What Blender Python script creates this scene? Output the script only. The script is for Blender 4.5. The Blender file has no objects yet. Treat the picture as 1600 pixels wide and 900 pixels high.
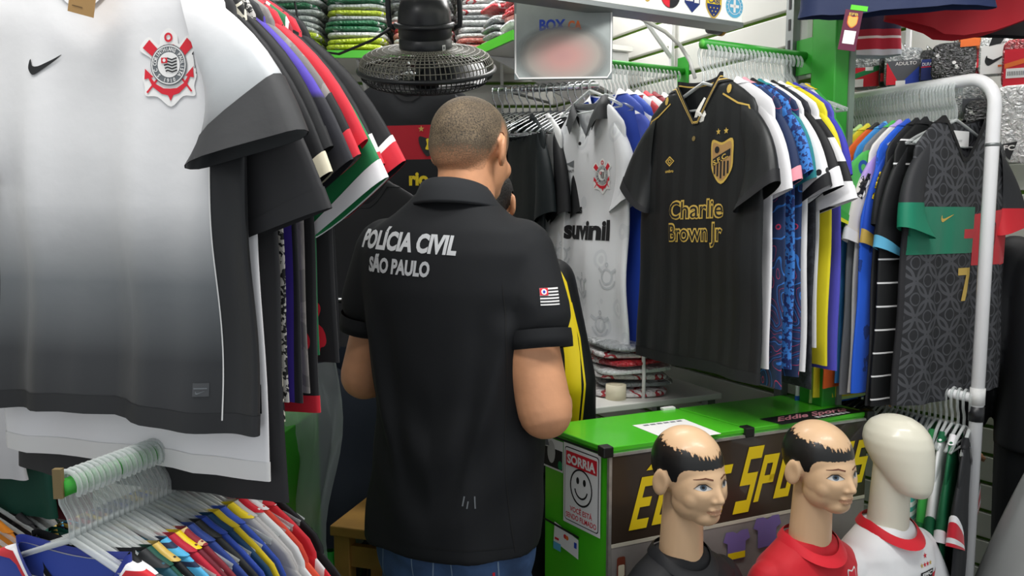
import bpy, bmesh, math, random
import numpy as np
from mathutils import Vector, Matrix, noise
from mathutils.bvhtree import BVHTree

# ------------------------------------------------------------------ camera, world, lights, exposure
scene = bpy.context.scene
COL = scene.collection
FPX, PITCH, CAMZ = 1200.0, math.radians(5.5), 1.5
cam_d = bpy.data.cameras.new('camera'); cam_d.sensor_width = 36.0; cam_d.lens = 36.0*FPX/1600
cam_d.clip_start = 0.05
cam = bpy.data.objects.new('camera', cam_d); COL.objects.link(cam)
cam.location = (0, 0, CAMZ); cam.rotation_euler = (math.pi/2-PITCH, 0, 0)
scene.camera = cam
scene.view_settings.view_transform = 'Standard'; scene.view_settings.look = 'None'
scene.view_settings.gamma = 1.0; scene.view_settings.exposure = 0.0
scene.view_settings.use_curve_mapping = False
world = bpy.data.worlds.new('street_daylight'); scene.world = world; world.use_nodes = True
wb = world.node_tree.nodes['Background']; wb.inputs[0].default_value = (0.93, 0.97, 1.0, 1); wb.inputs[1].default_value = 0.62

def area_light(name, loc, size, size_y, power, rot=(0, 0, 0), col=(1, 0.985, 0.96)):
    l = bpy.data.lights.new(name, 'AREA'); l.shape = 'RECTANGLE'; l.size = size; l.size_y = size_y
    l.energy = power; l.color = col
    o = bpy.data.objects.new(name, l); COL.objects.link(o); o.location = loc; o.rotation_euler = rot
    return o
LAMPS = [(-0.55, 0.95, 2.62, 17), (0.75, 1.25, 2.62, 17), (0.0, 2.75, 2.62, 15), (1.75, 2.45, 2.62, 13)]
for lx, ly, lz, p in LAMPS:
    area_light('ceiling_lamp_light', (lx, ly, lz-0.04), 1.1, 0.25, p)

# ------------------------------------------------------------------ helpers
def W(px, py, d):
    t = (px-800.0)/FPX; v = -(py-450.0)/FPX
    y = math.cos(PITCH)+v*math.sin(PITCH); z = -math.sin(PITCH)+v*math.cos(PITCH)
    return Vector((t*d/y, d, CAMZ+z*d/y))
def WZ(px, py, z):
    p = W(px, py, 1.0); s = (z-CAMZ)/(p.z-CAMZ)
    return Vector((p.x*s, s, z))
def lin(h):
    if not isinstance(h, str): return tuple(h)+((1,) if len(h) == 3 else ())
    h = h.lstrip('#'); o = []
    for i in (0, 2, 4):
        c = int(h[i:i+2], 16)/255.0
        o.append(c/12.92 if c <= 0.04045 else ((c+0.055)/1.055)**2.4)
    return (o[0], o[1], o[2], 1)
class NT:
    def __init__(s, name):
        s.m = bpy.data.materials.new(name); s.m.use_nodes = True; s.t = s.m.node_tree
        s.b = s.t.nodes['Principled BSDF']
    def n(s, typ, **kw):
        nd = s.t.nodes.new('ShaderNode'+typ)
        for k, v in kw.items():
            if k.startswith('i_'):
                key = k[2:]; key = int(key) if key.isdigit() else key
                nd.inputs[key].default_value = v
            else: setattr(nd, k, v)
        return nd
    def l(s, a, ao, b, bi): s.t.links.new(a.outputs[ao], b.inputs[bi])
    def set(s, **kw):
        for k, v in kw.items(): s.b.inputs[k.replace('_', ' ')].default_value = v
def ramp(T, stops, interp='LINEAR'):
    r = T.n('ValToRGB'); cr = r.color_ramp; cr.interpolation = interp
    while len(cr.elements) < len(stops): cr.elements.new(0.5)
    for e, (p, c) in zip(cr.elements, stops): e.position = p; e.color = lin(c)
    return r
_mats = {}
def mat(name, col, rough=0.6, metal=0.0, spec=0.5, coat=0.0, alpha=1.0, bump=0.0, bscale=40.0, var=0.0, vscale=6.0, emit=0.0, trans=0.0):
    if name in _mats: return _mats[name]
    T = NT(name); T.set(Base_Color=lin(col), Roughness=rough, Metallic=metal, Alpha=alpha)
    T.b.inputs['Specular IOR Level'].default_value = spec
    T.b.inputs['Coat Weight'].default_value = coat
    T.b.inputs['Transmission Weight'].default_value = trans
    if emit: T.b.inputs['Emission Color'].default_value = lin(col); T.b.inputs['Emission Strength'].default_value = emit
    if bump or var:
        tc = T.n('TexCoord')
    if var:
        no = T.n('TexNoise'); no.inputs['Scale'].default_value = vscale; no.inputs['Detail'].default_value = 4; T.l(tc, 'Object', no, 'Vector')
        c = lin(col); r = ramp(T, [(0.3, tuple(max(0, x*(1-var)) for x in c[:3])), (0.7, tuple(min(1, x*(1+var)) for x in c[:3]))])
        T.l(no, 'Fac', r, 0); T.l(r, 0, T.b, 'Base Color')
    if bump:
        nb = T.n('TexNoise'); nb.inputs['Scale'].default_value = bscale; nb.inputs['Detail'].default_value = 3; T.l(tc, 'Object', nb, 'Vector')
        bp = T.n('Bump'); bp.inputs['Strength'].default_value = bump; bp.inputs['Distance'].default_value = 0.01
        T.l(nb, 'Fac', bp, 'Height'); T.l(bp, 'Normal', T.b, 'Normal')
    _mats[name] = T.m; return T.m
def fab(name, col, kind='plain', c2=None, scale=1.0, stops=None, rough=0.62, axis='Z', lo=-0.75, hi=0.0, sheen=0.15, bump=0.12, side=None):
    """procedural jersey fabric: plain, ramp along an axis, stripes, spots, swirl, rings, camo, crackle"""
    if name in _mats: return _mats[name]
    T = NT(name); T.set(Base_Color=lin(col), Roughness=rough); T.b.inputs['Sheen Weight'].default_value = sheen if max(lin(col)[:3]) > 0.12 else 0.0
    T.b.inputs['Specular IOR Level'].default_value = 0.35
    tc = T.n('TexCoord'); sep = T.n('SeparateXYZ'); T.l(tc, 'Object', sep, 0)
    if kind == 'ramp':
        mr = T.n('MapRange'); mr.inputs[1].default_value = lo; mr.inputs[2].default_value = hi
        T.l(sep, axis, mr, 0); r = ramp(T, stops); T.l(mr, 0, r, 0)
        if side:  # side insets: (half width, top z, colour)
            ab = T.n('Math', operation='ABSOLUTE'); T.l(sep, 'X', ab, 0); g1 = T.n('Math', operation='GREATER_THAN'); g1.inputs[1].default_value = side[0]; T.l(ab, 0, g1, 0)
            g2 = T.n('Math', operation='LESS_THAN'); g2.inputs[1].default_value = side[1]; T.l(sep, 'Z', g2, 0); g3 = T.n('Math', operation='MULTIPLY'); T.l(g1, 0, g3, 0); T.l(g2, 0, g3, 1)
            mx = T.n('MixRGB'); mx.inputs[2].default_value = lin(side[2]); T.l(g3, 0, mx, 0); T.l(r, 0, mx, 1); T.l(mx, 0, T.b, 'Base Color')
        else: T.l(r, 0, T.b, 'Base Color')
    elif kind == 'bands':
        mr = T.n('MapRange'); mr.inputs[1].default_value = lo; mr.inputs[2].default_value = hi
        T.l(sep, axis, mr, 0); r = ramp(T, stops, 'CONSTANT'); T.l(mr, 0, r, 0); T.l(r, 0, T.b, 'Base Color')
    elif kind == 'stripes':
        m = T.n('Math', operation='MULTIPLY'); m.inputs[1].default_value = scale; T.l(sep, axis, m, 0)
        f = T.n('Math', operation='FRACT'); T.l(m, 0, f, 0)
        r = ramp(T, stops or [(0, col), (0.5, c2)], 'CONSTANT'); T.l(f, 0, r, 0); T.l(r, 0, T.b, 'Base Color')
    elif kind in ('spots', 'rings'):
        v = T.n('TexVoronoi'); v.inputs['Scale'].default_value = scale; T.l(tc, 'Object', v, 'Vector')
        r = ramp(T, stops, 'CONSTANT'); T.l(v, 'Distance', r, 0); T.l(r, 0, T.b, 'Base Color')
    elif kind == 'lattice':  # interlocking rings
        ms = []
        for o_ in (0.0, 0.5):
            sq = []
            for ax in ('X', 'Z'):
                m = T.n('Math', operation='MULTIPLY_ADD'); m.inputs[1].default_value = scale; m.inputs[2].default_value = o_+50; T.l(sep, ax, m, 0)
                f = T.n('Math', operation='FRACT'); T.l(m, 0, f, 0); g = T.n('Math', operation='SUBTRACT'); g.inputs[1].default_value = 0.5; T.l(f, 0, g, 0)
                p = T.n('Math', operation='MULTIPLY'); T.l(g, 0, p, 0); T.l(g, 0, p, 1); sq.append(p)
            a = T.n('Math', operation='ADD'); T.l(sq[0], 0, a, 0); T.l(sq[1], 0, a, 1); r0 = T.n('Math', operation='SQRT'); T.l(a, 0, r0, 0)
            c_ = T.n('Math', operation='COMPARE'); c_.inputs[1].default_value = 0.44; c_.inputs[2].default_value = 0.045; T.l(r0, 0, c_, 0); ms.append(c_)
            c_ = T.n('Math', operation='COMPARE'); c_.inputs[1].default_value = 0.17; c_.inputs[2].default_value = 0.02; T.l(r0, 0, c_, 0); ms.append(c_)
        t_ = ms[0]
        for q in ms[1:]:
            z_ = T.n('Math', operation='MAXIMUM'); T.l(t_, 0, z_, 0); T.l(q, 0, z_, 1); t_ = z_
        mx = T.n('MixRGB'); mx.inputs[1].default_value = lin(col); mx.inputs[2].default_value = lin(c2); T.l(t_, 0, mx, 0); T.l(mx, 0, T.b, 'Base Color')
    elif kind == 'crackle':
        v = T.n('TexVoronoi'); v.feature = 'DISTANCE_TO_EDGE'; v.inputs['Scale'].default_value = scale; T.l(tc, 'Object', v, 'Vector')
        r = ramp(T, stops, 'CONSTANT'); T.l(v, 'Distance', r, 0); T.l(r, 0, T.b, 'Base Color')
    elif kind in ('swirl', 'camo'):
        v = T.n('TexNoise'); v.inputs['Scale'].default_value = scale; v.inputs['Detail'].default_value = 1.0 if kind == 'swirl' else 3.0
        v.inputs['Distortion'].default_value = 1.2 if kind == 'swirl' else 0.3; T.l(tc, 'Object', v, 'Vector')
        if kind == 'swirl':
            m = T.n('Math', operation='MULTIPLY'); m.inputs[1].default_value = 7; T.l(v, 'Fac', m, 0)
            f = T.n('Math', operation='FRACT'); T.l(m, 0, f, 0); src = f
            r = ramp(T, stops, 'CONSTANT'); T.l(f, 0, r, 0)
        else:
            r = ramp(T, stops, 'CONSTANT'); T.l(v, 'Fac', r, 0)
        T.l(r, 0, T.b, 'Base Color')
    if bump:
        nb = T.n('TexNoise'); nb.inputs['Scale'].default_value = 14; nb.inputs['Detail'].default_value = 5; T.l(tc, 'Object', nb, 'Vector')
        bp = T.n('Bump'); bp.inputs['Strength'].default_value = bump; bp.inputs['Distance'].default_value = 0.012
        T.l(nb, 'Fac', bp, 'Height'); T.l(bp, 'Normal', T.b, 'Normal')
    _mats[name] = T.m; return T.m

def tag(o, label=None, cat=None, group=None, kind=None):
    if label: o['label'] = label
    if cat: o['category'] = cat
    if group: o['group'] = group
    if kind: o['kind'] = kind
    return o
def empty(name, loc=(0, 0, 0), rz=0.0, label=None, cat=None, group=None, parent=None):
    o = bpy.data.objects.new(name, None); COL.objects.link(o); o.location = loc; o.rotation_euler = (0, 0, rz)
    o.empty_display_size = 0.05
    if parent: o.parent = parent
    return tag(o, label, cat, group)
def link(name, me, m=None, parent=None, smooth=True, loc=None, rz=None):
    o = bpy.data.objects.new(name, me); COL.objects.link(o)
    if m is not None and len(me.materials) == 0: me.materials.append(m)
    if smooth and len(me.polygons): me.polygons.foreach_set('use_smooth', [True]*len(me.polygons))
    if parent: o.parent = parent
    if loc is not None: o.location = loc
    if rz is not None: o.rotation_euler = (0, 0, rz)
    return o
class MB:
    """collects simple solids into one mesh"""
    def __init__(s): s.v = []; s.f = []
    def add(s, vs, fs):
        k = len(s.v); s.v += [tuple(p) for p in vs]; s.f += [tuple(i+k for i in f) for f in fs]; return s
    def box(s, lo, hi, M=None):
        x0, y0, z0 = lo; x1, y1, z1 = hi
        vs = [Vector(p) for p in ((x0, y0, z0), (x1, y0, z0), (x1, y1, z0), (x0, y1, z0), (x0, y0, z1), (x1, y0, z1), (x1, y1, z1), (x0, y1, z1))]
        if M: vs = [M @ p for p in vs]
        return s.add(vs, [(0, 3, 2, 1), (4, 5, 6, 7), (0, 1, 5, 4), (1, 2, 6, 5), (2, 3, 7, 6), (3, 0, 4, 7)])
    def prism(s, pts, z0, z1):
        n = len(pts)
        vs = [(p[0], p[1], z0) for p in pts]+[(p[0], p[1], z1) for p in pts]
        fs = [tuple(range(n))[::-1], tuple(range(n, 2*n))]+[(i, (i+1) % n, n+(i+1) % n, n+i) for i in range(n)]
        return s.add(vs, fs)
    def tube(s, pts, r, n=8, closed=False, flat=None, cap=True):
        pts = [Vector(p) for p in pts]; m = len(pts)
        rs = r if isinstance(r, (list, tuple)) else [r]*m
        base = len(s.v); up = None
        for i, p in enumerate(pts):
            if closed: t = pts[(i+1) % m]-pts[i-1]
            else: t = pts[min(i+1, m-1)]-pts[max(i-1, 0)]
            t = t.normalized() if t.length > 1e-9 else Vector((0, 0, 1))
            if up is None:
                up = Vector((0, 0, 1)) if abs(t.z) < 0.9 else Vector((0, 1, 0))
                if flat: up = Vector(flat)
            a = t.cross(up)
            if a.length < 1e-6: a = t.orthogonal()
            a.normalize(); b = a.cross(t).normalized(); up = b
            for k in range(n):
                th = 2*math.pi*k/n
                s.v.append(tuple(p+a*(rs[i]*math.cos(th))+b*(rs[i]*math.sin(th))))
        rows = m if closed else m-1
        for i in range(rows):
            j = (i+1) % m
            for k in range(n):
                q = (k+1) % n
                s.f.append((base+i*n+k, base+i*n+q, base+j*n+q, base+j*n+k))
        if not closed and cap:
            s.f.append(tuple(base+k for k in range(n))[::-1]); s.f.append(tuple(base+(m-1)*n+k for k in range(n)))
        return s
    def lathe(s, prof, n=24, M=None, cap=True):
        base = len(s.v); m = len(prof)
        for r, z in prof:
            for k in range(n):
                th = 2*math.pi*k/n; p = Vector((r*math.cos(th), r*math.sin(th), z)); s.v.append(tuple(M @ p if M else p))
        for i in range(m-1):
            for k in range(n):
                q = (k+1) % n; s.f.append((base+i*n+k, base+i*n+q, base+(i+1)*n+q, base+(i+1)*n+k))
        if cap:
            s.f.append(tuple(base+k for k in range(n))[::-1]); s.f.append(tuple(base+(m-1)*n+k for k in range(n)))
        return s
    def grid(s, rows, closed=False):
        base = len(s.v); n = len(rows[0])
        for r in rows: s.v += [tuple(p) for p in r]
        for i in range(len(rows)-1):
            for k in range(n if closed else n-1):
                q = (k+1) % n; s.f.append((base+i*n+k, base+i*n+q, base+(i+1)*n+q, base+(i+1)*n+k))
        return s
    def mesh(s, name):
        me = bpy.data.meshes.new(name); me.from_pydata(s.v, [], s.f); me.update(); return me
    def build(s, name, m, parent=None, smooth=False, bevel=0.0, **kw):
        me = s.mesh(name)
        if bevel:
            bm = bmesh.new(); bm.from_mesh(me)
            bmesh.ops.bevel(bm, geom=list(bm.edges), offset=bevel, segments=2, affect='EDGES', profile=0.5)
            bm.to_mesh(me); bm.free()
        return link(name, me, m, parent, smooth, **kw)

# ------------------------------------------------------------------ flat shapes (2-D) used for print, crests, lettering
def circ(cx, cy, r, n=28, ry=None, a0=0):
    return ([(cx+r*math.cos(a0+2*math.pi*i/n), cy+(ry or r)*math.sin(a0+2*math.pi*i/n)) for i in range(n)], [tuple(range(n))])
def ringf(cx, cy, r0, r1, n=36, a0=0.0, a1=2*math.pi, k=1.0):
    full = abs(a1-a0-2*math.pi) < 1e-6; m = n if full else n+1; v = []; f = []
    for i in range(m):
        a = a0+(a1-a0)*i/n; v += [(cx+r0*math.cos(a), cy+k*r0*math.sin(a)), (cx+r1*math.cos(a), cy+k*r1*math.sin(a))]
    for i in range(n):
        j = (i+1) % m; f.append((2*i, 2*i+1, 2*j+1, 2*j))
    return v, f
def poly(*pts): return (list(pts), [tuple(range(len(pts)))])
def rect(x0, y0, x1, y1): return poly((x0, y0), (x1, y0), (x1, y1), (x0, y1))
def rrect(x0, y0, x1, y1, r, n=5):
    pts = []
    for cx, cy, a in ((x1-r, y1-r, 0), (x0+r, y1-r, 90), (x0+r, y0+r, 180), (x1-r, y0+r, 270)):
        pts += [(cx+r*math.cos(math.radians(a+90*i/n)), cy+r*math.sin(math.radians(a+90*i/n))) for i in range(n+1)]
    return poly(*pts)
def star(cx, cy, r, n=5, k=0.42):
    return poly(*[(cx+(r if i % 2 == 0 else r*k)*math.sin(math.pi*i/n), cy+(r if i % 2 == 0 else r*k)*math.cos(math.pi*i/n)) for i in range(2*n)])
def stroke(pts, w):
    v = []; f = []
    for i, p in enumerate(pts):
        a = Vector(pts[max(i-1, 0)]); b = Vector(pts[min(i+1, len(pts)-1)]); t = (b-a)
        t = t.normalized() if t.length > 0 else Vector((1, 0)); nn = Vector((-t.y, t.x))
        ww = w[i] if isinstance(w, (list, tuple)) else w
        v += [(p[0]+nn.x*ww/2, p[1]+nn.y*ww/2), (p[0]-nn.x*ww/2, p[1]-nn.y*ww/2)]
    for i in range(len(pts)-1): f.append((2*i, 2*i+1, 2*i+3, 2*i+2))
    return v, f
def xf(sh, sx=1.0, sy=None, dx=0.0, dy=0.0, rot=0.0, shear=0.0):
    sy = sx if sy is None else sy; c, s = math.cos(rot), math.sin(rot); out = []
    for x, y in sh[0]:
        x, y = x*sx, y*sy; x += shear*y; out.append((x*c-y*s+dx, x*s+y*c+dy))
    return out, sh[1]
def merge(*shs):
    v = []; f = []
    for a in shs:
        k = len(v); v += list(a[0]); f += [tuple(i+k for i in q) for q in a[1]]
    return v, f
_txt = {}
def text(s, bold=0.0):
    """glyph outlines of the built-in font, cap height scaled to 1, centred in x, baseline at 0"""
    key = (s, bold)
    if key in _txt: return _txt[key]
    cu = bpy.data.curves.new('t', 'FONT'); cu.body = s; cu.align_x = 'CENTER'; cu.offset = bold; cu.resolution_u = 3
    o = bpy.data.objects.new('t', cu); COL.objects.link(o)
    dg = bpy.context.evaluated_depsgraph_get(); me = bpy.data.meshes.new_from_object(o.evaluated_get(dg))
    v = [(p.co.x/0.70, p.co.y/0.70) for p in me.vertices]; f = [tuple(p.vertices) for p in me.polygons]
    bpy.data.objects.remove(o); bpy.data.curves.remove(cu); bpy.data.meshes.remove(me)
    if v:
        mx = (min(p[0] for p in v)+max(p[0] for p in v))/2; v = [(p[0]-mx, p[1]) for p in v]
    _txt[key] = (v, f); return v, f
def twidth(sh): return max(p[0] for p in sh[0])-min(p[0] for p in sh[0])
def textfit(s, x, y, w, h, bold=0.0, shear=0.0, rot=0.0):
    t = text(s, bold); return xf(t, w/twidth(t), h, x, y, rot, shear)
def arctext(s, cx, cy, r, h, a_mid, span, inward=False, bold=0.02):
    out = []; n = len(s)
    for i, ch in enumerate(s):
        if ch == ' ': continue
        k = (i-(n-1)/2)/max(1, n-1)
        a = a_mid-k*span if not inward else a_mid+k*span
        g = text(ch, bold); rot = a-math.pi/2 if not inward else a+math.pi/2
        rr = r if not inward else r+h
        out.append(xf(g, h*0.8, h, cx+rr*math.cos(a), cy+rr*math.sin(a), rot))
    return merge(*out)
def smooth_poly(pts, n=6):
    """closed Catmull-Rom outline"""
    m = len(pts); out = []
    for i in range(m):
        p0, p1, p2, p3 = [Vector(pts[(i+k) % m]) for k in (-1, 0, 1, 2)]
        for j in range(n):
            t = j/n; q = 0.5*((2*p1)+(p2-p0)*t+(2*p0-5*p1+4*p2-p3)*t*t+(3*p1-p0-3*p2+p3)*t**3); out.append((q.x, q.y))
    return poly(*out)

def decal(name, layers, parent, mapper, maxe=None, label=None, thick=0.0):
    """layers: [(shape, material, height)] -> one mesh; mapper(x, y, height) -> local point"""
    me = bpy.data.meshes.new(name); bmx = bmesh.new(); ms = []
    for sh, m, h in layers:
        if m not in ms: ms.append(m)
        bm = bmesh.new(); vs = [bm.verts.new((p[0], p[1], 0)) for p in sh[0]]
        for f in sh[1]:
            try: bm.faces.new([vs[i] for i in f])
            except ValueError: pass
        bmesh.ops.triangulate(bm, faces=list(bm.faces))
        if maxe:
            for _ in range(5):
                es = [e for e in bm.edges if e.calc_length() > maxe]
                if not es: break
                bmesh.ops.subdivide_edges(bm, edges=es, cuts=1, use_grid_fill=False)
                bmesh.ops.triangulate(bm, faces=[f for f in bm.faces if len(f.verts) > 3])
        vm = {}
        for v in bm.verts: vm[v] = bmx.verts.new(mapper(v.co.x, v.co.y, h))
        for f in bm.faces:
            try: nf = bmx.faces.new([vm[v] for v in f.verts]); nf.material_index = ms.index(m); nf.smooth = True
            except ValueError: pass
        bm.free()
    bmx.to_mesh(me); bmx.free()
    for m in ms: me.materials.append(m)
    o = bpy.data.objects.new(name, me); COL.objects.link(o)
    if parent: o.parent = parent
    if label: o['label'] = label
    return o
def plane_map(O, ux, uy):
    O, ux, uy = Vector(O), Vector(ux).normalized(), Vector(uy).normalized(); n = ux.cross(uy).normalized()
    return lambda x, y, h: O+ux*x+uy*y+n*h
def ray_map(bvh, O, ux, uy, dist=0.5):
    """project a flat drawing onto a surface along -normal"""
    O, ux, uy = Vector(O), Vector(ux).normalized(), Vector(uy).normalized(); n = ux.cross(uy).normalized(); last = [0.0]
    def f(x, y, h):
        p = O+ux*x+uy*y; hit = bvh.ray_cast(p+n*dist, -n, dist*2)
        if hit[0] is None:
            q = bvh.find_nearest(p)
            return q[0]+n*h
        last[0] = (hit[0]-p).dot(n); return hit[0]+n*h
    return f
def bvh_of(o):
    me = o.data; return BVHTree.FromPolygons([v.co for v in me.vertices], [tuple(p.vertices) for p in me.polygons])

# ------------------------------------------------------------------ blobs: union of solids grown into one skin
def p_cap(mb, a, b, ra, rb, n=24, fy=1.0):
    a, b = Vector(a), Vector(b); t = (b-a).normalized(); x = t.orthogonal().normalized(); y = t.cross(x)
    rows = []
    for i in range(1, 5):
        ph = math.pi/2*(1-i/4.0); rows.append((a-t*ra*math.sin(ph), ra*math.cos(ph)))
    for i in range(1, 6): rows.append((a.lerp(b, i/6.0), ra+(rb-ra)*i/6.0))
    for i in range(0, 4):
        ph = math.pi/2*i/4.0; rows.append((b+t*rb*math.sin(ph), rb*math.cos(ph)))
    g = [[c+(x*math.cos(2*math.pi*k/n)+y*math.sin(2*math.pi*k/n))*r for k in range(n)] for c, r in rows]
    base = len(mb.v); mb.grid(g, True)
    k0 = len(mb.v); mb.v += [tuple(a-t*ra), tuple(b+t*rb)]; last = base+(len(g)-1)*n
    for k in range(n):
        mb.f.append((k0, base+(k+1) % n, base+k)); mb.f.append((k0+1, last+k, last+(k+1) % n))
def p_ell(mb, c, r, R=None, n=44):
    c = Vector(c); M = R or Matrix.Identity(3); m = n//2; base = len(mb.v); rows = []
    for i in range(1, m):
        ph = math.pi*i/m
        rows.append([c+M @ Vector((r[0]*math.sin(ph)*math.cos(2*math.pi*k/n), r[1]*math.sin(ph)*math.sin(2*math.pi*k/n), -r[2]*math.cos(ph))) for k in range(n)])
    mb.grid(rows, True); k0 = len(mb.v); mb.v += [tuple(c+M @ Vector((0, 0, -r[2]))), tuple(c+M @ Vector((0, 0, r[2])))]
    last = base+(m-2)*n
    for k in range(n):
        mb.f.append((k0, base+(k+1) % n, base+k)); mb.f.append((k0+1, last+k, last+(k+1) % n))
def p_loft(mb, rings, n=28, e=0.85):
    """rings: (z, cx, cy, rx, ry)"""
    rows = []
    for z, cx, cy, rx, ry in rings:
        row = []
        for k in range(n):
            a = 2*math.pi*k/n; c, s = math.cos(a), math.sin(a)
            row.append((cx+rx*math.copysign(abs(c)**e, c), cy+ry*math.copysign(abs(s)**e, s), z))
        rows.append(row)
    base = len(mb.v); mb.grid(rows, True)
    mb.f.append(tuple(base+k for k in range(n))[::-1]); mb.f.append(tuple(base+(len(rows)-1)*n+k for k in range(n)))
def grow(mb, voxel, smooth=6, name='skin'):
    me = mb.mesh('tmp'); o = bpy.data.objects.new('tmp', me); COL.objects.link(o)
    r = o.modifiers.new('r', 'REMESH'); r.mode = 'VOXEL'; r.voxel_size = voxel
    if smooth: s = o.modifiers.new('s', 'SMOOTH'); s.factor = 0.5; s.iterations = smooth
    dg = bpy.context.evaluated_depsgraph_get(); out = bpy.data.meshes.new_from_object(o.evaluated_get(dg)); out.name = name
    bpy.data.objects.remove(o); bpy.data.meshes.remove(me); out.materials.clear()
    return out
def coords(me):
    a = np.empty(len(me.vertices)*3, dtype=np.float32); me.vertices.foreach_get('co', a); return a.reshape(-1, 3)
def normals(me):
    a = np.empty(len(me.vertices)*3, dtype=np.float32); me.vertices.foreach_get('normal', a); return a.reshape(-1, 3)
def setco(me, a): me.vertices.foreach_set('co', a.astype(np.float32).ravel()); me.update()
def attr(me, name, vals):
    at = me.attributes.new(name, 'FLOAT', 'POINT'); at.data.foreach_set('value', np.asarray(vals, dtype=np.float32))
def gauss(a, c, s):
    c = np.array(c); s = np.array(s); return np.exp(-(((a-c)/s)**2).sum(1))
_ones = ['', 'first', 'second', 'third', 'fourth', 'fifth', 'sixth', 'seventh', 'eighth', 'ninth', 'tenth', 'eleventh', 'twelfth', 'thirteenth', 'fourteenth', 'fifteenth', 'sixteenth', 'seventeenth', 'eighteenth', 'nineteenth']
def nth(i):
    if i < 20: return _ones[i]
    t, u = ['twenty', 'thirty', 'forty'][i//10-2], i % 10
    return (t+'-'+_ones[u]) if u else t[:-1]+'ieth'
def sstep(x, a, b): t = np.clip((x-a)/(b-a), 0, 1); return t*t*(3-2*t)

# ------------------------------------------------------------------ common materials
M_white = mat('white_print', '#f1f0ee', 0.6); M_black = mat('black_print', '#16171a', 0.6); M_red = mat('red_print', '#d8192f', 0.6)
M_gold = mat('gold_print', '#cfae54', 0.45); M_yellow = mat('yellow_print', '#f2d416', 0.5); M_blue = mat('blue_print', '#2446b4', 0.6)
M_grey = mat('grey_print', '#6d7276', 0.6); M_green = mat('green_print', '#1c8a4e', 0.6); M_orange = mat('orange_print', '#e8702c', 0.6)
M_sky = mat('sky_print', '#5fb2d6', 0.6); M_cream = mat('cream_print', '#e8dfc4', 0.6); M_pink = mat('pink_print', '#e79aa6', 0.6)
M_rail_green = mat('green_paint', '#2f9a2c', 0.4, bump=0.08, bscale=12, var=0.12)
M_chrome = mat('chrome', '#c9ccd0', 0.22, metal=1.0)
M_galv = mat('grey_metal', '#8b908f', 0.45, metal=0.7, var=0.1)
M_whitepipe = mat('white_painted_steel', '#e9e9ea', 0.32, coat=0.3, var=0.03)
M_blackplastic = mat('black_plastic', '#1b1c1f', 0.38)
def clear_mat(name, col, fac):
    T = NT(name); n = T.t.nodes; out = [x for x in n if x.type == 'OUTPUT_MATERIAL'][0]
    tr = T.n('BsdfTransparent'); tr.inputs[0].default_value = (0.93, 0.95, 0.95, 1); mx = T.n('MixShader')
    T.set(Base_Color=lin(col), Roughness=0.12); lw = T.n('LayerWeight'); lw.inputs[0].default_value = 0.35
    mp = T.n('MapRange'); mp.inputs[3].default_value = fac; mp.inputs[4].default_value = 0.9
    T.l(lw, 'Facing', mp, 0); T.l(mp, 0, mx, 0); T.l(tr, 0, mx, 1); T.l(T.b, 0, mx, 2); T.l(mx, 0, out, 0)
    return T.m
M_clear = clear_mat('clear_hanger_plastic', '#e6eae9', 0.25)
M_sheet = clear_mat('clear_sheet_plastic', '#b9c3c0', 0.4)

# ------------------------------------------------------------------ the room
def struct(name, o): tag(o, kind='structure'); o.name = name; return o
def wall_pt(s, off=0.0):
    return Vector((0.876-0.454*s-0.891*off, 2.28+0.891*s-0.454*off, 0))
M_floor = mat('floor_concrete', '#4c4a47', 0.55, var=0.25, vscale=3, bump=0.1, bscale=20)
tag(MB().box((-2.2, -0.4, -0.05), (3.4, 4.4, 0)).build('floor', M_floor), 'worn dark grey concrete shop floor', kind='structure')
tag(MB().box((-2.2, 0.45, 2.7), (3.4, 4.4, 2.78)).build('ceiling', mat('ceiling_paint', '#d9d8d2', 0.8, var=0.05)), 'pale painted shop ceiling', kind='structure')
M_slat = mat('slat_board_white', '#dcdcd6', 0.5, var=0.04, vscale=2.5)
M_slot = mat('slat_groove_green', '#5d8a1d', 0.55)
def slat_wall(name, p0, p1, label, z0=0.0, z1=2.7, step=0.105, tk=0.05):
    p0, p1 = Vector(p0), Vector(p1); L = (p1-p0).length; rz = math.atan2(p1.y-p0.y, p1.x-p0.x)
    o = MB().box((0, 0.012, z0), (L, tk, z1)).build(name, M_slot, None, loc=(p0.x, p0.y, 0), rz=rz)
    tag(o, label, kind='structure')
    n = int((z1-z0)/step); me = None
    for i in range(n):
        if me is None:
            pl = MB().box((0, -0.008, 0.007), (L, 0.013, step-0.007)).build('slat_board', M_slat, o, bevel=0.003); me = pl.data
        else: pl = link('slat_board', me, None, o, smooth=False)
        pl.location = (0, 0, z0+i*step)
    return o
slat_wall('wall_back', (-2.0, 3.62), (0.22, 3.62), 'white slatwall with green grooves at the back of the shop')
slat_wall('wall_right', wall_pt(1.5), wall_pt(0.02), 'white slatwall with green grooves behind the green rods')
slat_wall('wall_outer', (0.62, 4.2), (2.30, 1.96), 'white slatwall with green grooves behind the bagged gloves')
M_wallp = mat('wall_paint_pale', '#cfcfc8', 0.7, var=0.05)
tag(MB().box((-2.0, 0.7, 0), (-1.95, 3.62, 2.7)).build('wall_left', M_wallp), 'pale painted left side wall', kind='structure')
tag(MB().box((2.32, 1.7, 0), (2.37, 4.2, 2.7)).build('wall_far', M_wallp), 'pale painted far right side wall', kind='structure')
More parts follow.
